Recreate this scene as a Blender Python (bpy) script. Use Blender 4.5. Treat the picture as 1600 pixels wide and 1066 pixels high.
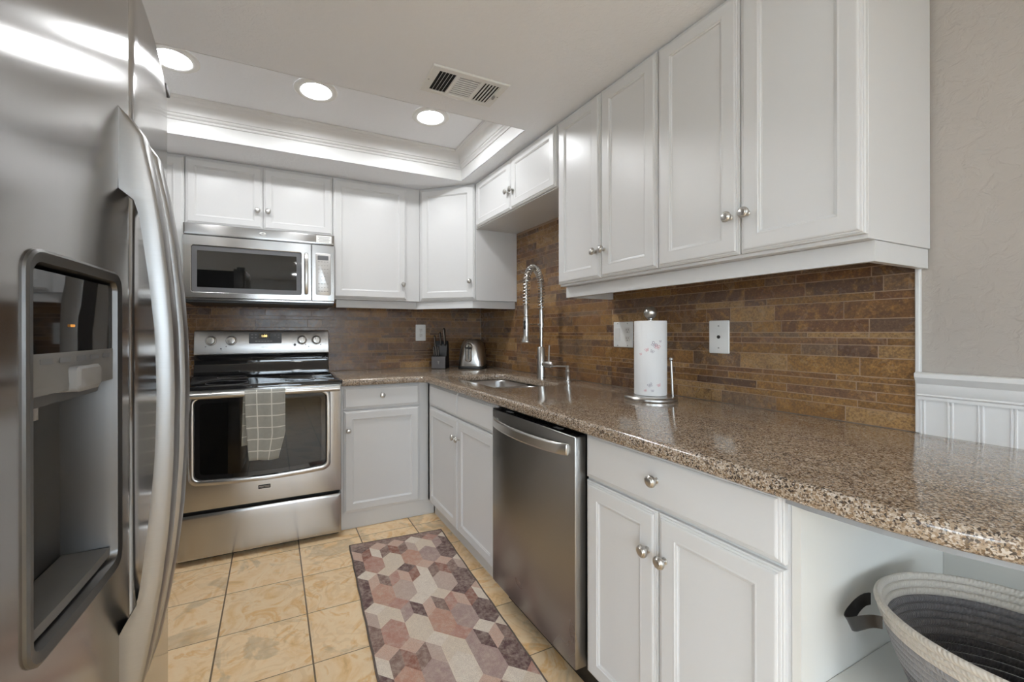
import bpy, bmesh, math, random
from mathutils import Vector, Matrix, noise as mnoise

random.seed(7)
scene = bpy.context.scene
for o in list(bpy.data.objects):
    bpy.data.objects.remove(o, do_unlink=True)
COL = scene.collection
PI = math.pi

# ------------------------------------------------------------------ camera
CX, CY, CZ = -1.6291, -3.2310, 1.2001
YAW, ROLL, FPX, PPX, PPY = .4325, -.0017, 655.7, 728.93, 519.9
F = Vector((math.sin(YAW), math.cos(YAW), 0))
R0 = Vector((math.cos(YAW), -math.sin(YAW), 0))
U0 = Vector((0, 0, 1))
R = R0 * math.cos(ROLL) + U0 * math.sin(ROLL)
U = -R0 * math.sin(ROLL) + U0 * math.cos(ROLL)
cam = bpy.data.cameras.new('camera')
camo = bpy.data.objects.new('camera', cam)
COL.objects.link(camo)
camo.matrix_world = Matrix(((R.x, U.x, -F.x, CX), (R.y, U.y, -F.y, CY), (R.z, U.z, -F.z, CZ), (0, 0, 0, 1)))
cam.sensor_fit = 'HORIZONTAL'
cam.sensor_width = 36
cam.lens = FPX / 1600 * 36
cam.shift_x = (800 - PPX) / 1600
cam.shift_y = -(533 - PPY) / 1600
cam.clip_start = .02
scene.camera = camo

# ------------------------------------------------------------------ world, exposure
w = bpy.data.worlds.new('world')
scene.world = w
w.use_nodes = True
wb = w.node_tree.nodes['Background']
wb.inputs[0].default_value = (.77, .885, 1, 1)
wb.inputs[1].default_value = 6.5
scene.view_settings.view_transform = 'Standard'
scene.view_settings.look = 'None'
scene.view_settings.exposure = 0.92
scene.view_settings.gamma = 1
scene.cycles.use_denoising = True
scene.cycles.max_bounces = 10
scene.cycles.diffuse_bounces = 6
scene.cycles.glossy_bounces = 5
scene.cycles.sample_clamp_indirect = 6
CAN_POWER = 70.0       # emission of the recessed lamps' lenses
ROOM_CAN = 30.0

def portal(name, x, y, z, sx, sz):
    l = bpy.data.lights.new(name, 'AREA')
    l.shape = 'RECTANGLE'; l.size = sx; l.size_y = sz
    l.cycles.is_portal = True
    o = bpy.data.objects.new(name, l)
    o.location = (x, y, z); o.rotation_euler = (-PI / 2, 0, PI)
    o.rotation_euler = (PI / 2, 0, 0)
    COL.objects.link(o)
portal('window_portal', -1.25, -6.62, 1.42, 1.5, 1.25)
portal('window_portal', -4.0, -6.62, 1.06, 2.4, 2.05)

# ------------------------------------------------------------------ node helper
class G:
    def __init__(s, name):
        s.m = bpy.data.materials.new(name)
        s.m.use_nodes = True
        s.t = s.m.node_tree
        s.b = s.t.nodes['Principled BSDF']
        s.n = s.t.nodes; s.l = s.t.links
    def put(s, sock, v):
        if v is None: return
        if hasattr(v, 'is_output') or isinstance(v, bpy.types.NodeSocket):
            s.l.new(v, sock)
        else:
            try: sock.default_value = v
            except Exception:
                sock.default_value = (v[0], v[1], v[2], 1) if hasattr(v, '__len__') and len(v) == 3 else (v, v, v)
    def set(s, **k):
        for a, v in k.items():
            s.put(s.b.inputs[{'base': 'Base Color', 'rough': 'Roughness', 'metal': 'Metallic', 'normal': 'Normal', 'spec': 'Specular IOR Level',
                              'aniso': 'Anisotropic', 'anrot': 'Anisotropic Rotation', 'tangent': 'Tangent', 'coat': 'Coat Weight', 'coatr': 'Coat Roughness',
                              'sheen': 'Sheen Weight', 'em': 'Emission Color', 'ems': 'Emission Strength', 'trans': 'Transmission Weight', 'alpha': 'Alpha'}[a]], v)
        return s
    def co(s, kind='Object'):
        n = s.n.new('ShaderNodeTexCoord'); return n.outputs[kind]
    def map(s, v, scale=(1, 1, 1), loc=(0, 0, 0), rot=(0, 0, 0)):
        n = s.n.new('ShaderNodeMapping'); s.l.new(v, n.inputs[0])
        n.inputs['Location'].default_value = loc; n.inputs['Rotation'].default_value = rot; n.inputs['Scale'].default_value = scale
        return n.outputs[0]
    def noise(s, v, scale=5, detail=3, rough=.5, dist=0, color=False):
        n = s.n.new('ShaderNodeTexNoise'); s.l.new(v, n.inputs['Vector'])
        n.inputs['Scale'].default_value = scale; n.inputs['Detail'].default_value = detail
        n.inputs['Roughness'].default_value = rough; n.inputs['Distortion'].default_value = dist
        return n.outputs[1 if color else 0]
    def vor(s, v, scale=5, feature='F1', out='Color', rand=1):
        n = s.n.new('ShaderNodeTexVoronoi'); s.l.new(v, n.inputs['Vector'])
        n.feature = feature; n.inputs['Scale'].default_value = scale; n.inputs['Randomness'].default_value = rand
        return n.outputs[out]
    def white(s, v, out='Value'):
        n = s.n.new('ShaderNodeTexWhiteNoise'); s.l.new(v, n.inputs['Vector']); return n.outputs[out]
    def math(s, op, a, b=None, c=None):
        n = s.n.new('ShaderNodeMath'); n.operation = op
        for i, v in enumerate((a, b, c)):
            if v is not None: s.put(n.inputs[i], v)
        return n.outputs[0]
    def vmath(s, op, a, b=None):
        n = s.n.new('ShaderNodeVectorMath'); n.operation = op
        s.put(n.inputs[0], a)
        if b is not None: s.put(n.inputs[1], b)
        return n.outputs[0]
    def sep(s, v):
        n = s.n.new('ShaderNodeSeparateXYZ'); s.l.new(v, n.inputs[0]); return n.outputs
    def comb(s, x, y, z):
        n = s.n.new('ShaderNodeCombineXYZ')
        for i, v in enumerate((x, y, z)): s.put(n.inputs[i], v)
        return n.outputs[0]
    def ramp(s, f, stops, mode='LINEAR'):
        n = s.n.new('ShaderNodeValToRGB'); s.l.new(f, n.inputs[0]); n.color_ramp.interpolation = mode
        e = n.color_ramp.elements
        while len(e) < len(stops): e.new(.5)
        for i, (p, c) in enumerate(stops):
            e[i].position = p; e[i].color = (*c, 1) if len(c) == 3 else c
        return n.outputs[0]
    def mix(s, f, a, b, mode='MIX'):
        n = s.n.new('ShaderNodeMix'); n.data_type = 'RGBA'; n.blend_type = mode
        s.put(n.inputs[0], f)
        for i, v in ((6, a), (7, b)):
            if isinstance(v, tuple): v = (*v[:3], 1)
            s.put(n.inputs[i], v)
        return n.outputs[2]
    def bump(s, h, strength=.3, dist=.01, normal=None):
        n = s.n.new('ShaderNodeBump'); s.l.new(h, n.inputs['Height'])
        n.inputs['Strength'].default_value = strength; n.inputs['Distance'].default_value = dist
        if normal is not None: s.l.new(normal, n.inputs['Normal'])
        return n.outputs[0]
    def attr(s, name='Col'):
        n = s.n.new('ShaderNodeAttribute'); n.attribute_name = name; return n.outputs['Color'], n.outputs['Alpha']
    def tangent(s):
        n = s.n.new('ShaderNodeTangent'); n.direction_type = 'RADIAL'; n.axis = 'Z'; return n.outputs[0]

def simple(name, base, rough=.5, metal=0, **k):
    return G(name).set(base=(*base, 1), rough=rough, metal=metal, **k).m

def m_paint(name, base, rough, nscale=90, strength=.06):
    g = G(name); n = g.noise(g.co(), nscale, 2)
    v = g.noise(g.co(), 3, 2)
    g.set(base=g.mix(g.math('MULTIPLY', v, .25), (*base, 1), tuple(c * .93 for c in base)), rough=rough, normal=g.bump(n, strength, .001))
    return g.m
M_CAB = m_paint('cabinet_paint', (.665, .66, .655), .30)
M_NICHE = m_paint('shelf_paint', (.73, .725, .69), .4)
M_TRIM = m_paint('trim_paint', (.74, .735, .725), .4)
def m_plaster(name, base, scale, strength):
    g = G(name); c = g.co()
    n = g.noise(c, scale, 4, .55, .6)
    r = g.ramp(n, [(.42, (0, 0, 0)), (.58, (1, 1, 1))])
    f = g.noise(c, scale * 4, 2)
    h = g.math('ADD', g.math('MULTIPLY', r, .7), g.math('MULTIPLY', f, .4))
    g.set(base=(*base, 1), rough=.75, normal=g.bump(h, strength, .004))
    return g.m
M_CEIL = m_plaster('ceiling_plaster', (.88, .895, .925), 55, .22)
M_WALL = m_plaster('beige_plaster', (.425, .385, .345), 26, .30)
M_WALLP = m_plaster('pale_plaster', (.80, .81, .82), 26, .2)  # out-of-view walls made pale to bounce more neutral light

def m_steel(name, base=(.60, .585, .565), rough=.24, vertical=False, aniso=.75, streak=.5):
    g = G(name); c = g.co()
    sc = (900, 900, 6) if vertical else (6, 6, 900)
    n = g.noise(g.map(c, sc), 1, 2)
    cl = g.noise(g.map(c, (1.5, 1.5, 1.5)), 2, 3, .5, 1)
    b = g.mix(g.math('MULTIPLY', n, streak * .5), (*base, 1), tuple(x * .72 for x in base))
    r = g.math('ADD', g.math('MULTIPLY', cl, .04), rough - .02)
    g.set(base=b, rough=r, metal=1, aniso=aniso, anrot=.0 if vertical else .25, tangent=g.tangent())
    return g.m
M_STEEL = m_steel('brushed_steel', base=(.48, .47, .46), rough=.22, aniso=.88)
M_STEELV = m_steel('brushed_steel_fridge', base=(.52, .51, .50), rough=.16, vertical=True, aniso=.93)
M_STEELD = m_steel('brushed_steel_dishwasher', base=(.36, .35, .335), rough=.28, vertical=False, aniso=.6)
M_STEELP = m_steel('dispenser_grey', base=(.19, .185, .18), rough=.40, vertical=True, aniso=.3)
M_HANDLE = m_steel('handle_steel', base=(.32, .315, .31), rough=.34, vertical=False, aniso=.3)
M_NICKEL = m_steel('brushed_nickel', base=(.58, .565, .54), rough=.28, aniso=0, streak=.3)
M_SATIN = m_steel('satin_silver', base=(.62, .61, .60), rough=.33, aniso=0, streak=.2)
M_CHROME = simple('chrome', (.75, .74, .72), .08, 1)
M_BLACKG = simple('black_glass', (.006, .006, .007), .04, 0, spec=.7, coat=.4)
M_BLACK = simple('black_plastic', (.008, .008, .008), .4)
M_DARK = simple('dark_recess', (.02, .019, .018), .6)
M_GREYP = simple('grey_plastic', (.34, .33, .32), .4)
M_DGREY = simple('dark_grey_panel', (.12, .12, .125), .4)
M_WHITEP = simple('white_plastic', (.80, .80, .78), .35)
M_IVORY = simple('switch_plastic', (.74, .73, .70), .35)
M_PRINT = simple('printed_ink', (.16, .16, .17), .5)
M_RACK = simple('rack_wire', (.45, .44, .42), .35, 1)
M_GROUT = m_plaster('tile_grout', (.36, .245, .165), 300, .1)
M_LEATHER = simple('black_leather', (.012, .011, .011), .33, 0, coat=.2)
M_UNDER = simple('underside_board', (.33, .34, .35), .7)
g = G('lamp_lens'); g.set(base=(.9, .9, .9, 1), em=(.955, .98, 1, 1), ems=CAN_POWER); M_LENS = g.m
g = G('clock_digits'); g.set(base=(.1, .05, 0, 1), em=(1, .62, .2, 1), ems=2.2); M_DIGIT = g.m
g = G('amber_reflection'); g.set(base=(.1, .05, 0, 1), em=(1, .42, .08, 1), ems=.35); M_AMBER = g.m

def m_oven_glass():
    g = G('tinted_glass')
    tr = g.n.new('ShaderNodeBsdfTransparent'); tr.inputs[0].default_value = (.10, .10, .105, 1)
    gl = g.n.new('ShaderNodeBsdfGlossy'); gl.inputs['Roughness'].default_value = .03; gl.inputs[0].default_value = (1, 1, 1, 1)
    fr = g.n.new('ShaderNodeFresnel'); fr.inputs[0].default_value = 1.6
    mx = g.n.new('ShaderNodeMixShader')
    g.l.new(fr.outputs[0], mx.inputs[0]); g.l.new(tr.outputs[0], mx.inputs[1]); g.l.new(gl.outputs[0], mx.inputs[2])
    g.l.new(mx.outputs[0], g.n['Material Output'].inputs[0])
    return g.m
M_OGLASS = m_oven_glass()
def m_window_glass():
    g = G('window_glass')
    tr = g.n.new('ShaderNodeBsdfTransparent'); tr.inputs[0].default_value = (.96, .97, .97, 1)
    gl = g.n.new('ShaderNodeBsdfGlossy'); gl.inputs['Roughness'].default_value = .02
    fr = g.n.new('ShaderNodeFresnel'); fr.inputs[0].default_value = 1.45
    mx = g.n.new('ShaderNodeMixShader')
    g.l.new(fr.outputs[0], mx.inputs[0]); g.l.new(tr.outputs[0], mx.inputs[1]); g.l.new(gl.outputs[0], mx.inputs[2])
    g.l.new(mx.outputs[0], g.n['Material Output'].inputs[0])
    return g.m
M_WGLASS = m_window_glass()

def m_floor():
    g = G('slate_floor_tile'); c = g.co(); s = g.sep(c)
    fx = g.math('DIVIDE', g.math('ADD', s[0], 1.497), .3305); fy = g.math('DIVIDE', g.math('ADD', s[1], 1.02), .298)
    cell = g.comb(g.math('FLOOR', fx), g.math('FLOOR', fy), 0)
    rnd = g.white(cell, 'Color')
    def edge(f, size):
        fr = g.math('FRACT', f); return g.math('MULTIPLY', g.math('MINIMUM', fr, g.math('SUBTRACT', 1, fr)), size)
    gx = g.math('LESS_THAN', edge(fx, .33), .0030); gy = g.math('LESS_THAN', edge(fy, .298), .0017)
    grout = g.math('MAXIMUM', gx, gy)
    v = g.vmath('ADD', c, g.vmath('MULTIPLY', rnd, (9, 9, 9)))
    warp = g.noise(v, 2.6, 3, .55, .8)
    n1 = g.noise(v, 5.5, 7, .58, 1.8)
    n2 = g.noise(g.vmath('ADD', v, (3.1, 1.7, 0)), 3.2, 5, .55, 1.2)
    base = g.ramp(n1, [(.24, (.60, .35, .15)), (.36, (.84, .55, .26)), (.47, (.92, .68, .42)), (.55, (.93, .72, .47)), (.63, (.82, .49, .20)), (.74, (.94, .76, .50))])
    grey = g.ramp(n2, [(.56, (0, 0, 0)), (.60, (1, 1, 1))])
    gm = g.math('MULTIPLY', grey, g.math('MULTIPLY', g.noise(v, 30, 4), 1.0))
    base = g.mix(gm, base, (.46, .37, .25))
    band = g.math('SINE', g.math('MULTIPLY', warp, 95))
    bandm = g.math('MULTIPLY', g.math('GREATER_THAN', band, .45), g.ramp(g.noise(v, 2.0, 2), [(.46, (0, 0, 0)), (.6, (1, 1, 1))]))
    base = g.mix(g.math('MULTIPLY', bandm, .22), base, (.52, .29, .10))
    fine = g.noise(v, 60, 4, .6)
    base = g.mix(g.math('MULTIPLY', fine, .30), base, (.70, .50, .27))
    tone = g.math('ADD', g.math('MULTIPLY', g.white(cell), .12), .92)
    base = g.vmath('MULTIPLY', base, g.comb(tone, tone, tone))
    base = g.mix(grout, base, (.17, .115, .07))
    h = g.math('SUBTRACT', g.math('ADD', g.math('MULTIPLY', n1, .5), g.math('MULTIPLY', warp, .4)), g.math('MULTIPLY', grout, .7))
    g.set(base=base, rough=g.math('ADD', g.math('MULTIPLY', fine, .2), .30), normal=g.bump(h, .35, .004))
    return g.m
M_FLOOR = m_floor()

def m_granite():
    g = G('granite'); c = g.co()
    wv = g.vmath('ADD', c, g.vmath('MULTIPLY', g.noise(c, 160, 2, .5, 0, True), (.006, .006, .006)))
    a = g.sep(g.vor(wv, 300))[0]; b = g.sep(g.vor(g.vmath('ADD', wv, (5, 3, 1)), 420))[1]
    big = g.noise(c, 28, 3)
    a2 = g.math('ADD', a, g.math('MULTIPLY', g.math('SUBTRACT', big, .5), .45))
    col = g.ramp(a2, [(0, (.05, .038, .03)), (.12, (.16, .11, .07)), (.28, (.28, .195, .125)), (.50, (.37, .285, .205)), (.74, (.45, .365, .285)), (.92, (.56, .49, .42))], 'CONSTANT')
    col = g.mix(g.math('MULTIPLY', g.math('LESS_THAN', b, .14), .8), col, (.06, .045, .04))
    col = g.mix(g.math('MULTIPLY', g.math('GREATER_THAN', b, .88), .6), col, (.62, .54, .46))
    g.set(base=col, rough=.13, spec=.55, coat=.25, coatr=.05)
    return g.m
M_GRANITE = m_granite()

def m_stone():
    g = G('travertine_strip'); c = g.co(); a, al = g.attr()
    v = g.vmath('ADD', c, g.vmath('MULTIPLY', a, (13, 17, 19)))
    n1 = g.noise(v, 22, 6, .6, 1.2); n2 = g.noise(v, 9, 4, .55, 1.5); n3 = g.noise(v, 150, 4, .7)
    base = g.mix(.0, a, a)
    base = g.mix(g.ramp(n1, [(.50, (0, 0, 0)), (.66, (.55, .55, .55))]), base, (.44, .235, .075))
    base = g.mix(g.ramp(n2, [(.28, (.75, .75, .75)), (.44, (0, 0, 0))]), base, (.085, .045, .027))
    base = g.mix(g.ramp(n1, [(.70, (0, 0, 0)), (.76, (.7, .7, .7))]), base, (.62, .46, .28))
    base = g.mix(g.ramp(n3, [(.38, (.62, .62, .62)), (.56, (0, 0, 0))]), base, (.075, .042, .028))
    base = g.mix(g.ramp(n3, [(.60, (0, 0, 0)), (.72, (.55, .55, .55))]), base, (.50, .34, .20))
    g.set(base=base, rough=g.math('ADD', g.math('MULTIPLY', n2, .30), .10), spec=.55, normal=g.bump(g.math('ADD', n1, g.math('MULTIPLY', n3, .3)), .30, .003))
    return g.m
M_STONE = m_stone()

def m_rug():
    g = G('rug_pile'); c = g.co(); a, al = g.attr()
    n = g.noise(c, 45, 5, .7); f = g.noise(c, 420, 2)
    base = g.mix(g.ramp(n, [(.40, (0, 0, 0)), (.68, (.50, .50, .50))]), a, (.68, .56, .46))
    base = g.mix(g.math('MULTIPLY', g.ramp(f, [(.4, (0, 0, 0)), (.7, (1, 1, 1))]), .35), base, (.24, .14, .11))
    g.set(base=base, rough=.95, sheen=.15, normal=g.bump(f, .7, .004))
    return g.m
M_RUG = m_rug()

def m_rope():
    g = G('cotton_rope'); c = g.co(); s = g.sep(c); a, al = g.attr()
    ang = g.math('ARCTAN2', s[1], s[0])
    tw = g.math('SINE', g.math('ADD', g.math('MULTIPLY', ang, 190), g.math('MULTIPLY', s[2], 500)))
    n = g.noise(c, 260, 3)
    base = g.mix(g.math('MULTIPLY', n, .28), a, tuple([.30, .28, .27]))
    g.set(base=base, rough=.95, sheen=.2, normal=g.bump(g.math('ADD', g.math('MULTIPLY', tw, .4), n), .6, .0015))
    return g.m
M_ROPE = m_rope()

def m_towel():
    g = G('checked_towel_cloth'); u = g.co('UV'); s = g.sep(u)
    def line(v, per, wd, off=0):
        f = g.math('FRACT', g.math('DIVIDE', g.math('ADD', v, off), per)); return g.math('LESS_THAN', f, wd / per)
    ln = g.math('MAXIMUM', line(s[0], .064, .0048, .016), line(s[1], .062, .0052, .012))
    c = g.co(); f = g.noise(c, 500, 2); n = g.noise(c, 60, 3)
    base = g.mix(g.math('MULTIPLY', n, .6), (.30, .295, .26), (.40, .39, .35))
    base = g.mix(g.math('MULTIPLY', ln, .9), base, (.70, .68, .62))
    g.set(base=base, rough=.95, sheen=.2, normal=g.bump(g.math('ADD', f, g.math('MULTIPLY', ln, -.6)), .6, .002))
    return g.m
M_TOWEL = m_towel()
def m_paper():
    g = G('paper_towel'); c = g.co(); n = g.vor(c, 260, out='Distance')
    g.set(base=(.84, .84, .84, 1), rough=.9, normal=g.bump(n, .35, .001)); return g.m
M_PAPER = m_paper()
M_PINK = simple('butterfly_pink', (.62, .16, .20), .8)
M_PLUM = simple('butterfly_grey', (.25, .20, .27), .8)
M_BLOCK = simple('knife_block_black', (.008, .008, .008), .5)
M_BLOCKF = simple('knife_block_grey', (.11, .10, .098), .4)
M_GRASS = simple('patio_concrete', (.34, .33, .31), .9)

# ------------------------------------------------------------------ mesh helpers
def rrect(w, h, r=0.0, n=5, m=1, cx=0, cy=0):
    """closed loop, counter-clockwise; n steps per corner, m steps per straight side"""
    pts = []; x, y = w / 2, h / 2
    r = max(r, 1e-5)
    cs = [(x - r, y - r, 0), (-x + r, y - r, PI / 2), (-x + r, -y + r, PI), (x - r, -y + r, 1.5 * PI)]
    for i, (a, b, t) in enumerate(cs):
        arc = [(a + r * math.cos(t + k * PI / 2 / n), b + r * math.sin(t + k * PI / 2 / n)) for k in range(n + 1)]
        pts += arc
        na, nb, nt = cs[(i + 1) % 4]
        q = (na + r * math.cos(nt), nb + r * math.sin(nt)); p = arc[-1]
        for k in range(1, m): pts.append((p[0] + (q[0] - p[0]) * k / m, p[1] + (q[1] - p[1]) * k / m))
    return [(a + cx, b + cy) for a, b in pts]

def frame(o, u, n):
    """maps (a,b,d) -> o + u*a + z*b + n*d"""
    o = Vector(o); u = Vector(u).normalized(); n = Vector(n).normalized(); v = Vector((0, 0, 1))
    return lambda a, b, d=0: o + u * a + v * b + n * d

class MB:
    def __init__(s): s.bm = bmesh.new(); s.col = None
    def color(s, c):
        if s.col is None: s.col = s.bm.loops.layers.float_color.new('Col')
        s.cc = c
    def _paint(s, faces):
        if s.col is not None:
            for f in faces:
                for l in f.loops: l[s.col] = (*s.cc, 1)
    def box(s, x0, x1, y0, y1, z0, z1):
        vs = [s.bm.verts.new((x, y, z)) for x in (min(x0, x1), max(x0, x1)) for y in (min(y0, y1), max(y0, y1)) for z in (min(z0, z1), max(z0, z1))]
        fs = [s.bm.faces.new([vs[i] for i in q]) for q in ((0, 1, 3, 2), (4, 6, 7, 5), (0, 4, 5, 1), (2, 3, 7, 6), (0, 2, 6, 4), (1, 5, 7, 3))]
        s._paint(fs); return s
    def obox(s, fr, a0, a1, b0, b1, d0, d1):
        P = [fr(a, b, d) for a in (a0, a1) for b in (b0, b1) for d in (d0, d1)]
        vs = [s.bm.verts.new(p) for p in P]
        fs = [s.bm.faces.new([vs[i] for i in q]) for q in ((0, 1, 3, 2), (4, 6, 7, 5), (0, 4, 5, 1), (2, 3, 7, 6), (0, 2, 6, 4), (1, 5, 7, 3))]
        s._paint(fs); return s
    def loft(s, loops, cap0=True, cap1=True, closed=True):
        rows = [[s.bm.verts.new(p) for p in lp] for lp in loops]
        n = len(rows[0]); fs = []
        for a, b in zip(rows, rows[1:]):
            for i in range(n if closed else n - 1):
                j = (i + 1) % n
                try: fs.append(s.bm.faces.new((a[i], a[j], b[j], b[i])))
                except ValueError: pass
        if cap0: fs.append(s.bm.faces.new(rows[0][::-1]))
        if cap1: fs.append(s.bm.faces.new(rows[-1]))
        s._paint(fs); return s
    def prism(s, poly, axis, lo, hi):
        def P(a, b, c): return {'x': (c, a, b), 'y': (a, c, b), 'z': (a, b, c)}[axis]
        return s.loft([[P(a, b, lo) for a, b in poly], [P(a, b, hi) for a, b in poly]])
    def tube(s, pts, r, n=12, cap=True):
        pts = [Vector(p) for p in pts]; rs = r if hasattr(r, '__len__') else [r] * len(pts)
        t0 = (pts[1] - pts[0]).normalized()
        up = Vector((0, 0, 1)) if abs(t0.z) < .9 else Vector((1, 0, 0))
        a = t0.cross(up).normalized(); loops = []
        for i, p in enumerate(pts):
            t = (pts[min(i + 1, len(pts) - 1)] - pts[max(i - 1, 0)]).normalized()
            a = (a - t * a.dot(t)).normalized(); b = t.cross(a)
            loops.append([p + (a * math.cos(k * 2 * PI / n) + b * math.sin(k * 2 * PI / n)) * rs[i] for k in range(n)])
        return s.loft(loops, cap, cap)
    def lathe(s, prof, c=(0, 0, 0), axis=(0, 0, 1), n=32, cap=True, sx=1, sy=1):
        c = Vector(c); ax = Vector(axis).normalized()
        up = Vector((1, 0, 0)) if abs(ax.x) < .9 else Vector((0, 1, 0))
        a = ax.cross(up).cross(ax).normalized() if False else (up - ax * up.dot(ax)).normalized(); b = ax.cross(a)
        loops = [[c + ax * h + (a * math.cos(k * 2 * PI / n) * sx + b * math.sin(k * 2 * PI / n) * sy) * max(r, 1e-5) for k in range(n)] for r, h in prof]
        return s.loft(loops, cap, cap)
    def ball(s, c, r, n=16, sc=(1, 1, 1)):
        prof = [(r * math.sin(PI * k / 10), -r * math.cos(PI * k / 10)) for k in range(1, 10)]
        return s.lathe([(a, h) for a, h in prof], c, (0, 0, 1), n)
    def build(s, name, mat, parent=None, bevel=0, seg=2, smooth=True, local=False, loc=None, mods=None):
        off = Vector((0, 0, 0)); p = parent
        if not local:
            while p is not None: off += p.location; p = p.parent
        if loc is not None: off += Vector(loc)
        bmesh.ops.recalc_face_normals(s.bm, faces=s.bm.faces)
        for v in s.bm.verts: v.co -= off
        if smooth:
            for f in s.bm.faces: f.smooth = True
            for e in s.bm.edges:
                if len(e.link_faces) == 2:
                    try: e.smooth = e.calc_face_angle() < math.radians(32)
                    except ValueError: pass
        me = bpy.data.meshes.new(name); s.bm.to_mesh(me); s.bm.free()
        me.materials.append(mat)
        o = bpy.data.objects.new(name, me); COL.objects.link(o)
        if parent is not None: o.parent = parent
        if loc is not None: o.location = loc
        if bevel:
            md = o.modifiers.new('bevel', 'BEVEL'); md.width = bevel; md.segments = seg; md.limit_method = 'ANGLE'; md.angle_limit = math.radians(40)
            md.harden_normals = False
        return o

def tag(o, label, cat, group=None):
    o['label'] = label; o['category'] = cat
    if group: o['group'] = group
    return o
def thing(name, label, cat, loc=(0, 0, 0), group=None):
    o = bpy.data.objects.new(name, None); COL.objects.link(o); o.location = loc; o.empty_display_size = .05
    return tag(o, label, cat, group)
def struct(o):
    o['kind'] = 'structure'; return o
def text(name, body, size, fr_origin, u, n, mat, parent, depth=.0004):
    cu = bpy.data.curves.new(name, 'FONT'); cu.body = body; cu.size = size; cu.extrude = depth; cu.align_x = 'CENTER'; cu.align_y = 'CENTER'
    tmp = bpy.data.objects.new('t', cu); COL.objects.link(tmp)
    dg = bpy.context.evaluated_depsgraph_get(); me = bpy.data.meshes.new_from_object(tmp.evaluated_get(dg))
    bpy.data.objects.remove(tmp); u = Vector(u).normalized(); n = Vector(n).normalized(); v = n.cross(u)
    off = Vector((0, 0, 0)); p = parent
    while p is not None: off += p.location; p = p.parent
    for vt in me.vertices:
        c = vt.co; vt.co = Vector(fr_origin) + u * c.x + v * c.y + n * (c.z + depth) - off
    me.materials.clear(); me.materials.append(mat)
    o = bpy.data.objects.new(name, me); COL.objects.link(o); o.parent = parent
    return o

HC, ZC, ZT = .920, 2.2466, 2.42        # counter top, ceiling, tray ceiling
# ------------------------------------------------------------------ room shell
XL, XLL, YF, YK = -2.65, -6.0, -6.6, -3.05
struct(MB().box(XLL - .1, .1, YF - .1, .1, -.05, 0).build('floor', M_FLOOR))
TX0, TX1, TY0, TY1 = -2.25, -.442, -1.390, -.585
def rect_loop(x0, x1, y0, y1, z): return [(x0, y0, z), (x1, y0, z), (x1, y1, z), (x0, y1, z)]
b = MB()
b.loft([rect_loop(XLL - .1, .1, YF - .1, .1, ZC + .3), rect_loop(XLL - .1, .1, YF - .1, .1, ZC), rect_loop(TX0, TX1, TY0, TY1, ZC), rect_loop(TX0, TX1, TY0, TY1, ZT)])
struct(b.build('ceiling', M_CEIL))
prof = [(.004, ZC + .001), (.004, 2.322), (.010, 2.324), (.012, 2.331), (.009, 2.334), (.012, 2.337), (.019, 2.340), (.021, 2.347), (.020, 2.350), (.026, 2.353)]
for k in range(9):
    t = k / 8 * PI / 2
    prof.append((.026 + .050 * (1 - math.cos(t)), 2.355 + .047 * math.sin(t)))
prof += [(.078, 2.404), (.083, 2.406), (.087, 2.412), (.087, ZT - .0005)]
b = MB(); b.loft([rect_loop(TX0 + d, TX1 - d, TY0 + d, TY1 - d, z) for d, z in prof], False, False)
struct(b.build('trim_1', M_TRIM))
struct(MB().box(XLL, .1, .010, .11, 0, ZC).build('wall_back', M_WALLP))
struct(MB().box(.010, .11, YF, .11, 0, ZC).build('wall_right', M_WALL))
struct(MB().box(XL - .1, XL, YK, .01, 0, ZC).build('wall_left', M_WALLP))
struct(MB().box(XLL, XL - .1, YK, YK + .1, 0, ZC).build('wall_living_back', M_WALLP))
b = MB()
b.box(XLL - .1, XLL, YF, -5.8, 0, ZC); b.box(XLL - .1, XLL, -5.8, -3.6, 2.08, ZC); b.box(XLL - .1, XLL, -3.6, YK, 0, ZC); b.box(XLL - .1, XLL, -5.8, -3.6, 0, .35)
struct(b.build('wall_living_left', M_WALLP))
b = MB()
for z0, z1 in ((.35, .40), (2.03, 2.08)): b.box(XLL - .08, XLL - .03, -5.8, -3.6, z0, z1)
for yy in (-5.8, -4.73, -3.65): b.box(XLL - .08, XLL - .03, yy, yy + .05, .35, 2.08)
o = struct(b.build('fill_window', M_TRIM)); MB().box(XLL - .057, XLL - .053, -5.78, -3.62, .37, 2.06).build('pane', M_WGLASS, o)  # unseen window added to let more daylight into the room
b = MB()
b.box(XLL, -5.2, YF - .12, YF, 0, ZC); b.box(-5.2, -2.8, YF - .12, YF, 2.08, ZC); b.box(-2.8, -2.0, YF - .12, YF, 0, ZC)
b.box(-2.0, -.5, YF - .12, YF, 0, .8); b.box(-2.0, -.5, YF - .12, YF, 2.05, ZC); b.box(-.5, .0, YF - .12, YF, 0, ZC)
struct(b.build('wall_front', M_WALLP))
def window(name, x0, x1, z0, z1, nx, nz):
    b = MB(); y0, y1 = YF - .09, YF - .03
    b.box(x0, x1, y0, y1, z0, z0 + .05); b.box(x0, x1, y0, y1, z1 - .05, z1); b.box(x0, x0 + .05, y0, y1, z0, z1); b.box(x1 - .05, x1, y0, y1, z0, z1)
    for i in range(1, nx): xx = x0 + (x1 - x0) * i / nx; b.box(xx - .02, xx + .02, y0, y1, z0, z1)
    for i in range(1, nz): zz = z0 + (z1 - z0) * i / nz; b.box(x0, x1, y0, y1, zz - .02, zz + .02)
    o = struct(b.build(name, M_TRIM))
    MB().box(x0 + .02, x1 - .02, YF - .062, YF - .058, z0 + .02, z1 - .02).build('pane', M_WGLASS, o)
window('window_1', -2.0, -.5, .8, 2.05, 2, 1)
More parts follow.
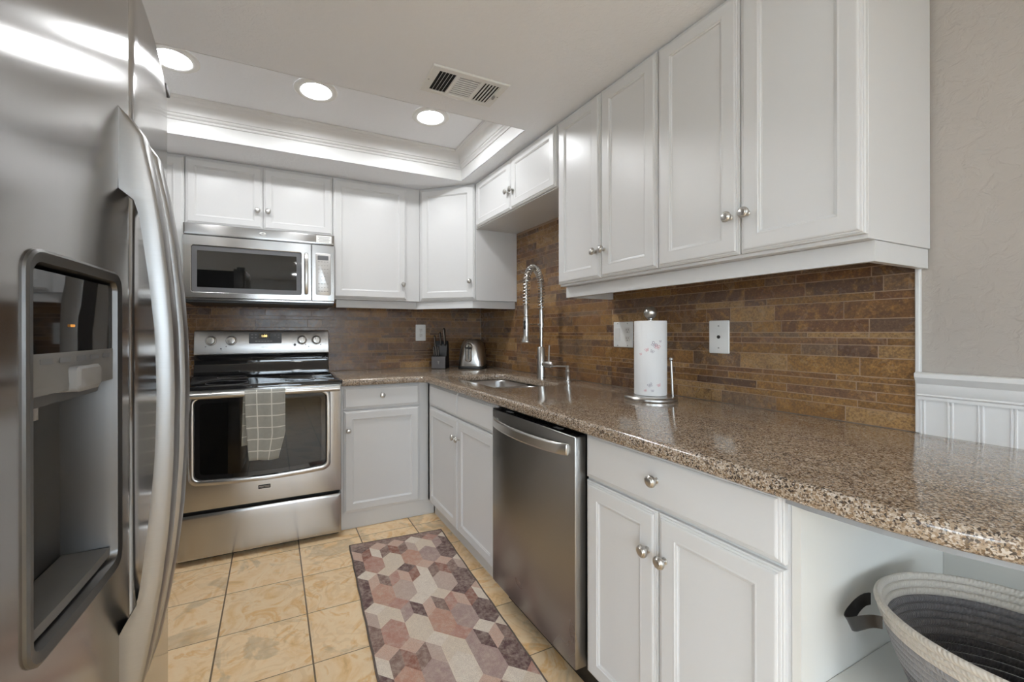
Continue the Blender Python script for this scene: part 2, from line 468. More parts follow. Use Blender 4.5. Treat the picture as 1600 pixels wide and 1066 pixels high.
window('door_1', -5.2, -2.8, 0, 2.08, 2, 1)
struct(MB().box(-40, 30, -40, YF - .12, -.12, -.05).build('ground', M_GRASS))

# wainscot on the right wall beyond the counter
WY = -2.700
b = MB(); y = WY
b.box(-.004, .009, YF, WY, 0, 1.03)
while y > -4.4:
    for dy in (0, .007): b.prism([(y - dy, 0), (y - dy - .005, 0), (y - dy - .005, 0)], 'z', .1, 1.02) if False else b.tube([(-.004, y - dy - .004, .1), (-.004, y - dy - .004, 1.024)], .0026, 6, False)
    y -= .0525
struct(b.build('trim_2', M_TRIM))
pr = [(.009, 1.014), (-.010, 1.014), (-.010, 1.022), (-.014, 1.026), (-.012, 1.030), (-.016, 1.036), (-.018, 1.058), (-.028, 1.070), (-.032, 1.076), (-.032, 1.086), (-.028, 1.089), (.009, 1.089)]
struct(MB().prism(pr, 'y', YF, WY).build('trim_3', M_TRIM))
struct(MB().box(-.006, .009, -2.703, -2.693, HC, 1.39).build('trim_4', M_TRIM, bevel=.002))
struct(MB().box(-.012, .008, YF, -3.45, 0, .10).build('baseboard_right', M_TRIM, bevel=.003))
struct(MB().box(XL, XL + .012, -1.9, -.7, 0, .10).build('baseboard_left', M_TRIM, bevel=.003))

# ------------------------------------------------------------------ stone backsplash
TONES = [(.215, .105, .040), (.25, .13, .046), (.19, .10, .052), (.155, .092, .058), (.30, .16, .052), (.165, .078, .036), (.205, .132, .08), (.115, .064, .040), (.26, .135, .045), (.185, .115, .07), (.37, .225, .10)]
ROWS = [.048, .023, .029, .027, .018, .057, .0375, .022, .017, .041, .056, .024, .046, .030, .050, .020, .036, .054, .024, .043, .030, .058, .022, .034, .048, .026, .04, .03]
def backsplash(name, label, fr, a0, a1, areas, seed):
    """areas: list of (a0,a1,ztop)"""
    rnd = random.Random(seed); b = MB(); b.color((.2, .1, .05)); gr = MB()
    z = HC + .0005
    for i, h in enumerate(ROWS):
        for (p, q, zt) in areas:
            if z >= zt - .004: continue
            hh = min(h, zt - z); a = p - rnd.random() * .1
            while a < q:
                L = rnd.choice([.10, .16, .2, .2, .24, .30]) if h > .025 else rnd.choice([.08, .12, .16, .22, .3])
                s0, s1 = max(a, p), min(a + L - .0030, q)
                if s1 - s0 > .012:
                    t = rnd.choice(TONES); k = rnd.uniform(.85, 1.12); b.cc = tuple(c * k for c in t)
                    d = rnd.uniform(-.0006, .0006)
                    b.obox(fr, s0, s1, z + .0014, z + hh - .0014, -.009, d)
                a += L
        z += h
    for p, q, zt in areas: gr.obox(fr, p, q, HC, zt, -.0095, -.0012)
    o = b.build(name, M_STONE, smooth=False); tag(o, label, 'tile backsplash')
    gr.build('grout', M_GROUT, o)
    return o
backsplash('stone_backsplash', 'brown travertine strip backsplash along the right wall behind the sink and paper towels', frame((0, 0, 0), (0, -1, 0), (-1, 0, 0)), 0, 2.69, [(0.001, .585, 1.42), (.586, 1.534, 1.925), (1.535, 2.692, 1.42)], 3)
backsplash('stone_backsplash', 'brown travertine strip backsplash on the back wall behind the range', frame((XL, 0, 0), (1, 0, 0), (0, -1, 0)), 0, 2.64, [(0.0, 2.648, 1.42)], 5)

# ------------------------------------------------------------------ cabinet parts
def knob(fr, a, b_, d, parent, s=1.0):
    c = fr(a, b_, d); n = (fr(0, 0, 1) - fr(0, 0, 0))
    m = MB()
    m.lathe([(.0085 * s, 0), (.0085 * s, .002), (.0055 * s, .004), (.005 * s, .012), (.008 * s, .016), (.0155 * s, .019), (.0165 * s, .022), (.0155 * s, .026), (.0125 * s, .0285), (.011 * s, .0285), (.0095 * s, .0305), (.004 * s, .032), (0, .0322)], c, n, 24)
    return m.build('knob', M_NICKEL, parent)
def panel_front(fr, a0, a1, z0, z1, name, parent, knobpos=None, raised=True, thick=.020, stile=.050):
    """shaker style front with reeded outer edge; raised = recessed centre panel"""
    w, h = a1 - a0, z1 - z0; ca, cz = (a0 + a1) / 2, (z0 + z1) / 2
    prof = [(0, -.0), (0, .010), (.002, .012), (.0042, .012), (.005, .0145), (.0075, .0155), (.0095, .0155), (.0103, .018), (.0128, .0195), (.015, thick)]
    if raised: prof += [(stile - .003, thick), (stile, thick + .0004), (stile + .0022, thick + .0004), (stile + .004, thick - .002), (stile + .0075, thick - .003), (stile + .0085, thick - .0062), (stile + .012, thick - .0075)]
    loops = []
    for ins, d in prof:
        loops.append([fr(p, q, d) for p, q in rrect(w - 2 * ins, h - 2 * ins, 0, 1, 1, ca, cz)])
    m = MB(); m.loft(loops)
    o = m.build(name, M_CAB, parent, smooth=False)
    if knobpos: knob(fr, knobpos[0], knobpos[1], thick, o)
    return o
def carcass(x0, x1, y0, y1, z0, z1, parent, name='body', mat=None):
    return MB().box(x0, x1, y0, y1, z0, z1).build(name, mat or M_CAB, parent, bevel=.0012, seg=1)
ZU, ZR, ZTOP = 1.426, 1.3735, ZC - .001
RXF = -.332
FR = lambda x: frame((x, 0, 0), (0, -1, 0), (-1, 0, 0))     # right wall fronts; a = -y
FB = lambda y: frame((0, y, 0), (1, 0, 0), (0, -1, 0))      # back wall fronts; a = x
G_UP = 'white wall cabinets'
# right wall, two tall double-door units
for y0, ym, y1, lab in ((1.535, 1.832, 2.1260, 'tall white double door wall cabinet left of the right-hand pair, beside the sink opening'),
                        (2.1275, 2.4256, 2.7220, 'tall white double door wall cabinet at the right end beside the beige wall')):
    c = thing('wall_cabinet', lab, 'cabinet', (-.16, -(y0 + y1) / 2, ZU), G_UP)
    carcass(RXF, .0, -y1, -y0, ZU, ZTOP, c)
    panel_front(FR(RXF), y0 + .001, ym - .0015, ZU + .010, ZC - .012, 'door', c, (ym - .026, 1.552))
    panel_front(FR(RXF), ym + .0015, y1 - .001, ZU + .010, ZC - .012, 'door', c, (ym + .026, 1.553))
def rail(pts, name, z0, z1, t=.018):
    """light rail: strip following plan polyline pts"""
    m = MB(); pts = [Vector(p) for p in pts]; outer = []; inner = []
    for i, p in enumerate(pts):
        d0 = (pts[i] - pts[i - 1]).normalized() if i else (pts[1] - pts[0]).normalized()
        d1 = (pts[i + 1] - pts[i]).normalized() if i < len(pts) - 1 else d0
        n0, n1 = Vector((d0.y, -d0.x)), Vector((d1.y, -d1.x)); nn = (n0 + n1).normalized(); k = 1 / max(nn.dot(n0), .3)
        outer.append(p); inner.append(p - nn * t * k)
    for i in range(len(pts) - 1):
        q = [outer[i], outer[i + 1], inner[i + 1], inner[i]]
        m.loft([[(v.x, v.y, z0) for v in q], [(v.x, v.y, z1) for v in q]])
    return struct(m.build(name, M_CAB, smooth=False))
rail([(-.001, -1.549), (-.275, -1.549), (-.275, -2.7), (-.001, -2.7)][::1], 'trim_5', ZR, ZU - .0008, -.018)
# above the sink
c = thing('wall_cabinet', 'short white double door wall cabinet above the sink faucet', 'cabinet', (-.16, -1.06, 1.925), G_UP)
carcass(RXF, .0, -1.5335, -.587, 1.925, ZTOP, c)
panel_front(FR(RXF), .612, 1.0815, 1.931, ZC - .012, 'door', c, (1.056, 2.040), stile=.045)
panel_front(FR(RXF), 1.0845, 1.516, 1.931, ZC - .012, 'door', c, (1.110, 2.040), stile=.045)
# diagonal corner
A, B = Vector((-.652, -.300)), Vector((-.332, -.5855))
c = thing('wall_cabinet', 'white corner wall cabinet with angled single door above the toaster', 'cabinet', (-.3, -.3, ZU), G_UP)
MB().prism([(A.x, -.0), (0, -.0), (0, B.y), (B.x, B.y), (A.x, A.y)], 'z', ZU, ZTOP).build('body', M_CAB, c, bevel=.0012, seg=1)
dd = (B - A); L = dd.length; dd.normalize(); nn = Vector((dd.y, -dd.x))
if nn.y > 0: nn = -nn
panel_front(frame((A.x, A.y, 0), (dd.x, dd.y, 0), (nn.x, nn.y, 0)), .012, L - .006, ZU + .010, ZC - .012, 'door', c, (L - .04, 1.560))
# back wall
c = thing('wall_cabinet', 'white single door wall cabinet right of the microwave', 'cabinet', (-.95, -.15, ZU), G_UP)
carcass(-1.2635, -.654, -.300, 0, ZU, ZTOP, c)
panel_front(FB(-.300), -1.262, -.757, ZU + .010, ZC - .012, 'door', c, (-.785, 1.545))
c = thing('wall_cabinet', 'short white double door wall cabinet directly above the microwave', 'cabinet', (-1.67, -.15, 1.83), G_UP)
carcass(-2.0945, -1.2645, -.300, 0, 1.832, ZTOP, c)
panel_front(FB(-.300), -2.093, -1.6845, 1.848, ZC - .012, 'door', c, (-1.714, 1.958), stile=.045)
panel_front(FB(-.300), -1.6815, -1.266, 1.848, ZC - .012, 'door', c, (-1.655, 1.958), stile=.045)
c = thing('wall_cabinet', 'white wall cabinet left of the microwave half hidden by the refrigerator', 'cabinet', (-2.37, -.15, ZU), G_UP)
carcass(XL + .003, -2.0955, -.300, 0, ZU, ZTOP, c)
panel_front(FB(-.300), XL + .02, -2.098, ZU + .010, ZC - .012, 'door', c)
rail([(-1.236, -.262), (-.668, -.262), (-.348, -.562), (-.0, -.562)], 'trim_6', ZR, ZU - .0008, .018)

# base cabinets
XF, XB = -.697, -.717          # right run: face frame, door front
KX, KY = -.654, -.611
YFB = -.610                    # back run face frame; doors in front to -.63
ZD, ZB_, ZTP = .7305, .110, .876
G_B = 'white base cabinets'
c = thing('base_cabinet', 'white base cabinet with one drawer and one door between range and corner', 'cabinet', (-.98, -.3, 0), G_B)
carcass(-1.256, -.6985, YFB, 0, .10, ZTP, c); carcass(-1.256, -.6545, -.600, -.02, 0, .10, c, 'toe_kick')
panel_front(FB(YFB), -1.243, -.763, ZD + .006, ZTP - .006, 'drawer', c, (-1.010, .812), raised=False)
panel_front(FB(YFB), -1.243, -.763, ZB_, ZD - .004, 'door', c, (-1.216, .610))
c = thing('base_cabinet', 'white base cabinet under the sink with two doors and false drawer fronts', 'cabinet', (-.35, -1.1, 0), G_B)
b = MB(); b.box(XF, XF + .02, -1.580, -.612, .10, ZTP); b.box(XF, 0, -1.580, -1.560, .10, ZTP); b.box(XF, 0, -.632, -.612, .10, ZTP); b.box(XF, 0, -1.58, -.612, .10, .12)
b.build('body', M_CAB, c, bevel=.0012, seg=1); carcass(KX, -.02, -1.580, -.615, 0, .10, c, 'toe_kick')
for a0, a1, kp in ((.672, 1.1265, 1.102), (1.1295, 1.565, 1.154)):
    panel_front(FR(XF), a0, a1, ZD + .006, ZTP - .006, 'false_drawer_front', c, raised=False)
    panel_front(FR(XF), a0, a1, ZB_, ZD - .004, 'door', c, (kp, .623))
c = thing('base_cabinet', 'white base cabinet with wide drawer over two doors right of the dishwasher', 'cabinet', (-.35, -2.45, 0), G_B)
carcass(XF, 0, -2.746, -2.157, .10, ZTP, c); carcass(KX + .02, -.02, -2.746, -2.157, 0, .10, c, 'toe_kick')
panel_front(FR(XF), 2.163, 2.7395, ZD + .006, ZTP + .0015, 'drawer', c, (2.440, .812), raised=False)
panel_front(FR(XF), 2.163, 2.4385, ZB_, ZD - .004, 'door', c, (2.412, .617))
panel_front(FR(XF), 2.4415, 2.7395, ZB_, ZD - .004, 'door', c, (2.466, .613))
c = thing('base_cabinet', 'white base cabinet left of the range behind the refrigerator', 'cabinet', (-2.37, -.3, 0), G_B)
carcass(XL + .004, -2.097, YFB, 0, .10, ZTP, c); carcass(XL + .004, -2.097, -.56, -.02, 0, .10, c, 'toe_kick')
panel_front(FB(YFB), XL + .02, -2.105, ZD + .006, ZTP - .006, 'drawer', c, (-2.36, .805), raised=False)
panel_front(FB(YFB), XL + .02, -2.105, ZB_, ZD - .004, 'door', c, (-2.14, .61))

# counter outline (plan)
def arc(cx, cy, r, a0, a1, n=8): return [(cx + r * math.cos(a0 + (a1 - a0) * k / n), cy + r * math.sin(a0 + (a1 - a0) * k / n)) for k in range(n + 1)]
EX, EY = -.742, -.652
end = [(EX, -2.55), (EX - .004, -2.70), (EX - .004, -2.80), (EX + .002, -2.90), (EX + .018, -2.98), (EX + .045, -3.05), (EX + .09, -3.13), (EX + .16, -3.21), (EX + .26, -3.28), (EX + .38, -3.33), (EX + .52, -3.36), (EX + .66, -3.37), (.004, -3.37)]
outline = [(.004, .004), (-1.256, .004), (-1.256, EY)] + arc(EX - .06, EY - .06, .06, PI / 2, 0, 6) + end
hole = rrect(.385, .665, .075, 6, 1, -.402, -1.068)
def slab(name, loops, z0, z1, mat, bev, parent=None):
    cu = bpy.data.curves.new(name, 'CURVE'); cu.dimensions = '2D'; cu.fill_mode = 'BOTH'
    for lp in loops:
        sp = cu.splines.new('POLY'); sp.points.add(len(lp) - 1)
        for i, p in enumerate(lp): sp.points[i].co = (p[0], p[1], 0, 1)
        sp.use_cyclic_u = True
    cu.extrude = (z1 - z0) / 2 - bev; cu.bevel_depth = bev; cu.bevel_resolution = 3; cu.offset = -bev
    tmp = bpy.data.objects.new('t', cu); COL.objects.link(tmp)
    dg = bpy.context.evaluated_depsgraph_get(); me = bpy.data.meshes.new_from_object(tmp.evaluated_get(dg)); bpy.data.objects.remove(tmp)
    for v in me.vertices: v.co.z += (z0 + z1) / 2
    me.materials.clear(); me.materials.append(mat); me.name = name
    bm = bmesh.new(); bm.from_mesh(me); bmesh.ops.remove_doubles(bm, verts=bm.verts, dist=1e-5)
    for f in bm.faces: f.smooth = True
    for e in bm.edges:
        if len(e.link_faces) == 2: e.smooth = e.calc_face_angle() < math.radians(40)
    bm.to_mesh(me); bm.free()
    o = bpy.data.objects.new(name, me); COL.objects.link(o)
    if parent: o.parent = parent
    return o
ct = slab('countertop', [outline, hole], .8785, HC, M_GRANITE, .014)
tag(ct, 'long speckled brown granite countertop running round the corner with curved end', 'countertop')
ct2 = slab('countertop', [[(XL, .004), (XL, EY), (-2.096, EY), (-2.096, .004)]], .8785, HC, M_GRANITE, .014)
tag(ct2, 'small brown granite countertop piece left of the range behind the refrigerator', 'countertop')
# board under the curved end + open shelf unit
c = thing('shelf_unit', 'white open shelf unit under the curved counter end holding the basket', 'shelf', (-.35, -3.0, 0))
YP = -2.7475
ins = [(x + .022, y + .012) for x, y in end[2:-1]]
top = [(-.02, YP), (EX + .022, YP)] + ins + [(-.02, -3.355)]
m = MB(); m.prism(top, 'z', .866, .8783); m.build('top_board', M_UNDER, c, smooth=False)
m = MB(); m.box(-.699, -.022, YP - .016, YP, 0, .866); m.build('side_panel', M_NICHE, c)
m = MB(); m.box(-.0615, -.006, -3.34, YP - .0165, 0, .866); m.build('back_panel', M_NICHE, c)
sh = [(-.062, YP - .0165), (-.665, YP - .0165)] + [(x + .07, y + .02) for x, y in end[3:-1]] + [(-.062, -3.335)]
sh = [(x, y) for x, y in sh if x <= -.061]
m = MB(); m.prism(sh, 'z', .468, .492); m.build('shelf', M_NICHE, c, bevel=.002, smooth=False)
m = MB(); m.prism(sh, 'z', .08, .104); m.build('shelf', M_NICHE, c, bevel=.002, smooth=False)
m = MB(); m.prism([(x + .04 if x < -.1 else x, y) for x, y in sh], 'z', 0, .0795); m.build('plinth', M_NICHE, c, smooth=False)

# ------------------------------------------------------------------ sink
s_ = thing('sink', 'stainless steel double bowl undermount sink set in the granite counter', 'sink', (-.40, -1.07, .70))
rim = MB()
def bowl(cx, cy, w, h, name):
    m = MB()
    prof = [(-.012, .8782, .055), (0, .8782, .055), (.004, .872, .055), (.008, .80, .052), (.014, .74, .05), (.03, .712, .045), (.055, .702, .04), (.09, .698, .03)]
    loops = [[(p, q, z) for p, q in rrect(w - 2 * i, h - 2 * i, max(r - i * .2, .01), 6, 1, cx, cy)] for i, z, r in prof]
    m.loft(loops, False, True); o = m.build(name, M_SATIN, s_)
    d = MB(); d.lathe([(.042, 0), (.042, .003), (.032, .004), (.028, .001), (.01, .001)], (cx, cy, .6985), (0, 0, 1), 24); d.build('drain', M_CHROME, o)
bowl(-.402, -.905, .375, .325, 'bowl'); bowl(-.402, -1.238, .375, .300, 'bowl')

# ------------------------------------------------------------------ dishwasher
dw = thing('dishwasher', 'stainless steel dishwasher with curved towel bar handle under the counter', 'dishwasher', (-.4, -1.867, 0))
Y0, Y1 = 1.5865, 2.148
MB().box(-.69, -.05, -2.152, -1.5825, .10, .870).build('body', M_BLACK, dw)
m = MB(); fr = FR(-.700)
prof = [(0, 0), (0, .040), (.002, .0435), (.005, .045)]
m.loft([[fr(p, q, d) for p, q in rrect(Y1 - Y0 - 2 * i, 0.756 - 2 * i, .004, 2, 1, (Y0 + Y1) / 2, .484)] for i, d in prof]); m.build('door', M_STEELD, dw)
MB().box(-.742, -.69, -Y1, -Y0, .8630, .8650).build('control_strip', M_BLACKG, dw)
for yy in (-1.70, -2.03): MB().box(-.728, -.712, yy - .02, yy + .02, .8651, .8656).build('latch', M_GREYP, dw)
MB().box(-.66, -.64, -2.150, -1.584, .0, .10).build('toe_panel', M_BLACK, dw)
m = MB(); loops = []
for k in range(25):
    t = k / 24; yy = -(Y0 + .028 + t * (Y1 - Y0 - .056)); bow = 1 - (2 * t - 1) ** 2
    x = -.7465 - .006 - .036 * bow ** .6; zc = .815 - .004 * bow; hw = .0195
    loops.append([(x - .005, yy, zc + hw * .7), (x - .001, yy, zc + hw), (x + .006, yy, zc + hw), (x + .008, yy, zc), (x + .006, yy, zc - hw), (x - .001, yy, zc - hw), (x - .005, yy, zc - hw * .7)])
m.loft(loops); hb = m.build('handle', M_NICKEL, dw, bevel=.0015)
for t in (0, 1):
    yy = -(Y0 + .034 + t * (Y1 - Y0 - .068)); MB().box(-.757, -.745, yy - .007, yy + .007, .800, .830).build('handle_mount', M_NICKEL, dw, bevel=.002)

# ------------------------------------------------------------------ range
X0, X1 = -2.089, -1.2605
CXR = (X0 + X1) / 2
st = thing('range', 'stainless steel electric range with black glass cooktop and front drawer', 'stove', (CXR, -.35, 0))
YS = -.640
b = MB(); b.box(X0 + .002, X0 + .02, YS, -.03, .03, .905); b.box(X1 - .02, X1 - .002, YS, -.03, .03, .905); b.box(X0 + .02, X1 - .02, -.06, -.03, .03, .905); b.box(X0 + .02, X1 - .02, YS, -.06, .03, .05)
b.build('body', M_STEEL, st, bevel=.002)
# oven cavity with racks seen through the window
b = MB(); b.box(X0 + .06, X1 - .06, -.12, -.1, .28, .85); b.box(X0 + .06, X0 + .08, YS, -.12, .28, .85); b.box(X1 - .08, X1 - .06, YS, -.12, .28, .85); b.box(X0 + .06, X1 - .06, YS, -.1, .26, .28); b.box(X0 + .06, X1 - .06, YS, -.1, .85, .87)
b.build('oven_cavity', M_DARK, st)
for zz in (.52, .66):
    b = MB()
    for k in range(15): xx = X0 + .09 + k * (X1 - X0 - .18) / 14; b.tube([(xx, YS + .02, zz), (xx, -.14, zz)], .0022, 6)
    for yy in (YS + .02, -.38, -.14): b.tube([(X0 + .085, yy, zz), (X1 - .085, yy, zz)], .003, 6)
    b.build('oven_rack', M_RACK, st)
# door
FD = FB(YS - .002)
ZD0, ZD1 = .278, .897
def win(w, h, r, cx, cz, bow):
    pts = rrect(w, h, r, 6, 6, cx, cz)
    return [(p, q - (bow * (1 - ((p - cx) / (w / 2)) ** 2) if q < cz else 0)) for p, q in pts]
cxw, czw = -1.674, .6475
m = MB(); loops = []
W, H = X1 - X0 - .006, ZD1 - ZD0
def outer(i, d): return [FD(p, q, d) for p, q in rrect(W - 2 * i, H - 2 * i, .006, 6, 6, CXR, (ZD0 + ZD1) / 2)]
loops += [outer(0, 0), outer(0, .038), outer(.003, .0425), outer(.006, .043)]
for w_, h_, r_, d in ((.700, .470, .040, .043), (.690, .460, .038, .047), (.664, .434, .034, .0485), (.652, .422, .030, .046), (.645, .414, .026, .038), (.640, .410, .025, .012)):
    loops.append([FD(p, q, d) for p, q in win(w_, h_, r_, cxw, czw, .016)])
m.loft(loops, False, False); od = m.build('oven_door', M_STEEL, st)
m = MB(); m.loft([[FD(p, q, d) for p, q in win(.646, .415, .026, cxw, czw, .016)] for d in (.030, .034)]); m.build('window_glass', M_OGLASS, od)
m = MB(); m.loft([[FD(p, q, d) for p, q in win(.645, .414, .026, cxw, czw, .016)] for d in (.0341, .0343)] + [[FD(p, q, .0343) for p, q in win(.600, .370, .02, cxw, czw, .016)]] + [[FD(p, q, .0341) for p, q in win(.600, .370, .02, cxw, czw, .016)]], False, False)
m.build('window_border', M_BLACKG, od)
# handle bar
m = MB(); ZH, YH = .880, YS - .002 - .088
m.tube([(X0 + .02, YH, ZH), (X1 - .02, YH, ZH)], .0145, 20); m.build('handle', M_NICKEL, od)
for xx in (X0 + .035, X1 - .035):
    MB().loft([[(xx + a, YH + .001, ZH + c_) for a, c_ in rrect(.030, .022, .008, 3)], [(xx + a, YS - .044, ZH - .004 + c_) for a, c_ in rrect(.034, .026, .008, 3)]]).build('handle_mount', M_NICKEL, od)
MB().loft([[FD(p, q, d) for p, q in rrect(.060, .020, .002, 2, 1, -1.672, .362)] for d in (.0425, .0448)]).build('badge', M_BLACK, od)
text('badge_lettering', 'MAYTAG', .013, FD(-1.672, .362, .0449), (1, 0, 0), (0, -1, 0), M_NICKEL, od)
# storage drawer, black gap, toe
m = MB(); m.loft([[FD(p, q, d) for p, q in rrect(W - 2 * i, .232 - 2 * i, .004, 2, 6, CXR, .144)] for i, d in ((0, 0), (0, .030), (.002, .036), (.006, .0385), (.02, .040), (.06, .041))])
m.build('drawer', M_STEEL, st)
MB().box(X0 + .01, X1 - .01, YS - .002, YS - .001, .255, .285).build('gap_shadow_strip', M_DARK, st)
MB().box(X0 + .01, X1 - .01, YS + .02, YS + .03, .0, .03).build('toe_panel', M_BLACK, st)
# cooktop
m = MB(); m.loft([[(p, q, z) for p, q in rrect(X1 - X0 + .004 - 2 * i, .690 - 2 * i, .018, 4, 1, CXR, -.372)] for i, z in ((.006, .9055), (0, .908), (0, .921), (.003, .926), (.012, .927), (.016, .9245))])
ck = m.build('cooktop', M_BLACKG, st)
m = MB(); m.loft([[(p, q, z) for p, q in rrect(X1 - X0 - .010, .022, .004, 2, 1, CXR, -.702)] for z in (.898, .9052)]); m.build('front_trim', M_STEEL, st)
for x, y, r in ((-1.86, -.54, .105), (-1.48, -.54, .085), (-1.86, -.24, .080), (-1.48, -.24, .105)):
    m = MB(); m.lathe([(r, 0), (r, .0003), (r - .0015, .0003), (r - .0015, 0)], (x, y, .9246), (0, 0, 1), 48, False); m.build('burner_ring', M_DGREY, ck)
# backguard
XG0, XG1 = X0 + .004, X1 - .004
pr = [(-.030, .905), (-.095, .905), (-.100, .925), (-.098, .955), (-.078, .985), (-.074, 1.030), (-.086, 1.058), (-.030, 1.058)]
MB().prism([(y, z) for y, z in pr], 'x', XG0, XG1).build('backguard_riser', M_BLACKG, st, bevel=.003)
pr = [(-.030, 1.059), (-.094, 1.059), (-.096, 1.066), (-.076, 1.205), (-.070, 1.214), (-.060, 1.218), (-.030, 1.218)]
bg = MB().prism(pr, 'x', XG0, XG1).build('control_panel', M_SATIN, st, bevel=.004)
NB = Vector((0, -.139, .020)).normalized(); UB = Vector((1, 0, 0)); VB = NB.cross(UB)
def bgp(x, z, d=0):
    t = (z - 1.066) / .139; y = -.096 + .020 * t; return Vector((x, y, z)) + NB * d
def bloop(w_, h_, r_, x, z, d): return [bgp(x + p, z + q, d) for p, q in rrect(w_, h_, r_, 3)]
for x in (-1.991, -1.876, -1.444, -1.349):
    m = MB(); c0 = bgp(x, 1.150, .0002); m.lathe([(.030, 0), (.030, .001), (.0245, .003), (.0235, .016), (.0215, .019), (.010, .020), (0, .020)], c0, NB, 28); k = m.build('knob', M_NICKEL, bg)
    m = MB(); m.loft([[c0 + NB * d + UB * p + VB * q for p, q in rrect(.010 - i, .040 - i, .003, 2)] for d, i in ((.0195, 0), (.0265, .0), (.028, .002))]); m.build('grip', M_NICKEL, k)
    m = MB(); m.lathe([(.033, 0), (.033, .0006), (.0305, .0006), (.0305, 0)], c0, NB, 28, False); m.build('dial_ring', M_PRINT, k)
m = MB(); m.loft([bloop(.200, .072, .006, -1.674, 1.165, .0002), bloop(.200, .072, .006, -1.674, 1.165, .0016)]); dp = m.build('display_panel', M_DGREY, bg)
m = MB(); m.loft([bloop(.070, .034, .002, -1.682, 1.180, .0016), bloop(.070, .034, .002, -1.682, 1.180, .0022)]); m.build('clock_window', M_BLACKG, dp)
text('clock_digits', '1:08', .021, bgp(-1.682, 1.179, .0024), UB, NB, M_DIGIT, dp)
for x, z, bw in [(-1.729 + k * .018, 1.144, .014) for k in range(6)] + [(x, z, .011) for x, z in ((-1.755, 1.188), (-1.733, 1.188), (-1.755, 1.169), (-1.733, 1.169), (-1.615, 1.186), (-1.592, 1.186), (-1.592, 1.169))]:
    MB().loft([bloop(bw, .006, .001, x, z, .0016), bloop(bw, .006, .001, x, z, .0019)]).build('button', M_GREYP, dp)
text('wordmark', 'MAYTAG', .010, bgp(-1.678, 1.104, .0003), UB, NB, M_PRINT, bg)
for x, z, s in ((-1.935, 1.098, .005), (-2.02, 1.112, .004), (-1.905, 1.112, .004), (-1.49, 1.118, .009), (-1.40, 1.105, .004), (-1.42, 1.118, .004), (-1.32, 1.118, .004)): MB().lathe([(s, 0), (s, .0004), (0, .0004)], bgp(x, z, .0002), NB, 12).build('indicator_mark', M_PRINT, bg)

# towel over the oven handle
def towel():
    t = thing('kitchen_towel', 'grey checked kitchen towel hanging over the oven door handle', 'towel', (-1.67, YH, ZH))
    def sheet(name, path, x0f, x1f, wob, ph):
        bm = bmesh.new(); uv = bm.loops.layers.uv.new('UVMap'); nx = 24; rows = []
        L = 0; last = None
        for i, (y, z) in enumerate(path):
            if last: L += math.hypot(y - last[0], z - last[1])
            last = (y, z); tt = i / (len(path) - 1); row = []
            for k in range(nx + 1):
                s = k / nx; x = x0f(tt) + (x1f(tt) - x0f(tt)) * s
                a = wob * min(1, tt * 2.2)
                dy = -abs(a) * (math.sin(s * 9 + ph) * .5 + .5) - .002 * math.sin(s * 23 + tt * 3)
                row.append((bm.verts.new((x, y + dy, z + .004 * math.sin(s * 5 + ph) * tt)), s * .175, L))
            rows.append(row)
        for a, b_ in zip(rows, rows[1:]):
            for k in range(nx):
                f = bm.faces.new((a[k][0], a[k + 1][0], b_[k + 1][0], b_[k][0])); f.smooth = True
                for l, q in zip(f.loops, (a[k], a[k + 1], b_[k + 1], b_[k])): l[uv].uv = (q[1], q[2])
        for v in bm.verts: v.co -= t.location
        me = bpy.data.meshes.new(name); bm.to_mesh(me); bm.free(); me.materials.append(M_TOWEL)
        o = bpy.data.objects.new(name, me); COL.objects.link(o); o.parent = t
        md = o.modifiers.new('s', 'SOLIDIFY'); md.thickness = .0035; md.offset = 1
    r = .018
    top = [(YH + r * math.cos(a), ZH + r * math.sin(a)) for a in [PI * k / 8 for k in range(9)]]
    front = top + [(YH - r - .002, ZH - .01 - k * .345 / 22) for k in range(23)]
    sheet('front_flap', front, lambda q: -1.765 + .022 * q ** 2, lambda q: -1.568 - .035 * max(0, q - .72) / .28, .006, 1.2)
    back = [(YH + r + .003, ZH + .004 - k * .285 / 16) for k in range(17)]
    sheet('back_flap', back, lambda q: -1.772 - .008 * q, lambda q: -1.60, .003, 0)
towel()

# ------------------------------------------------------------------ microwave
MX0, MX1, MZ0, MZ1, MY = -2.092, -1.2645, 1.392, 1.8305, -.372
mw = thing('microwave', 'stainless steel over-the-range microwave mounted above the range', 'microwave', ((MX0 + MX1) / 2, -.2, MZ0))
MB().box(MX0, MX1, MY, -.004, MZ0, MZ1).build('body', M_STEEL, mw, bevel=.002)
FM = FB(MY)
m = MB(); m.loft([[FM(p, q, d) for p, q in rrect(.826 - 2 * i, .062 - 2 * i, .002, 2, 1, (MX0 + MX1) / 2, 1.799)] for i, d in ((0, 0), (0, .026), (.002, .029), (.01, .030))]); vt = m.build('vent_strip', M_STEEL, mw)
m = MB(); c0 = FM(-1.683, 1.800, .0302); m.lathe([(.019, 0), (.019, .002), (.016, .003), (0, .003)], c0, (0, -1, 0), 28, True, 1, .55); em = m.build('oval_emblem', M_NICKEL, vt)
text('emblem_letter', 'M', .016, c0 + Vector((0, -.0031, 0)), (1, 0, 0), (0, -1, 0), M_DGREY, em)
DX1 = -1.4065
dwid = DX1 - MX0
m = MB(); loops = []
wcx, wcz = -1.7585, 1.571
for i, d in ((0, 0), (0, .026), (.003, .030)): loops.append([FM(p, q, d) for p, q in rrect(dwid - 2 * i, .360 - 2 * i, .004, 5, 2, (MX0 + DX1) / 2, 1.5835)])
for w_, h_, r_, d in ((.592, .274, .014, .030), (.586, .268, .012, .029), (.582, .264, .010, .010)): loops.append([FM(p, q, d) for p, q in rrect(w_, h_, r_, 5, 2, wcx, wcz)])
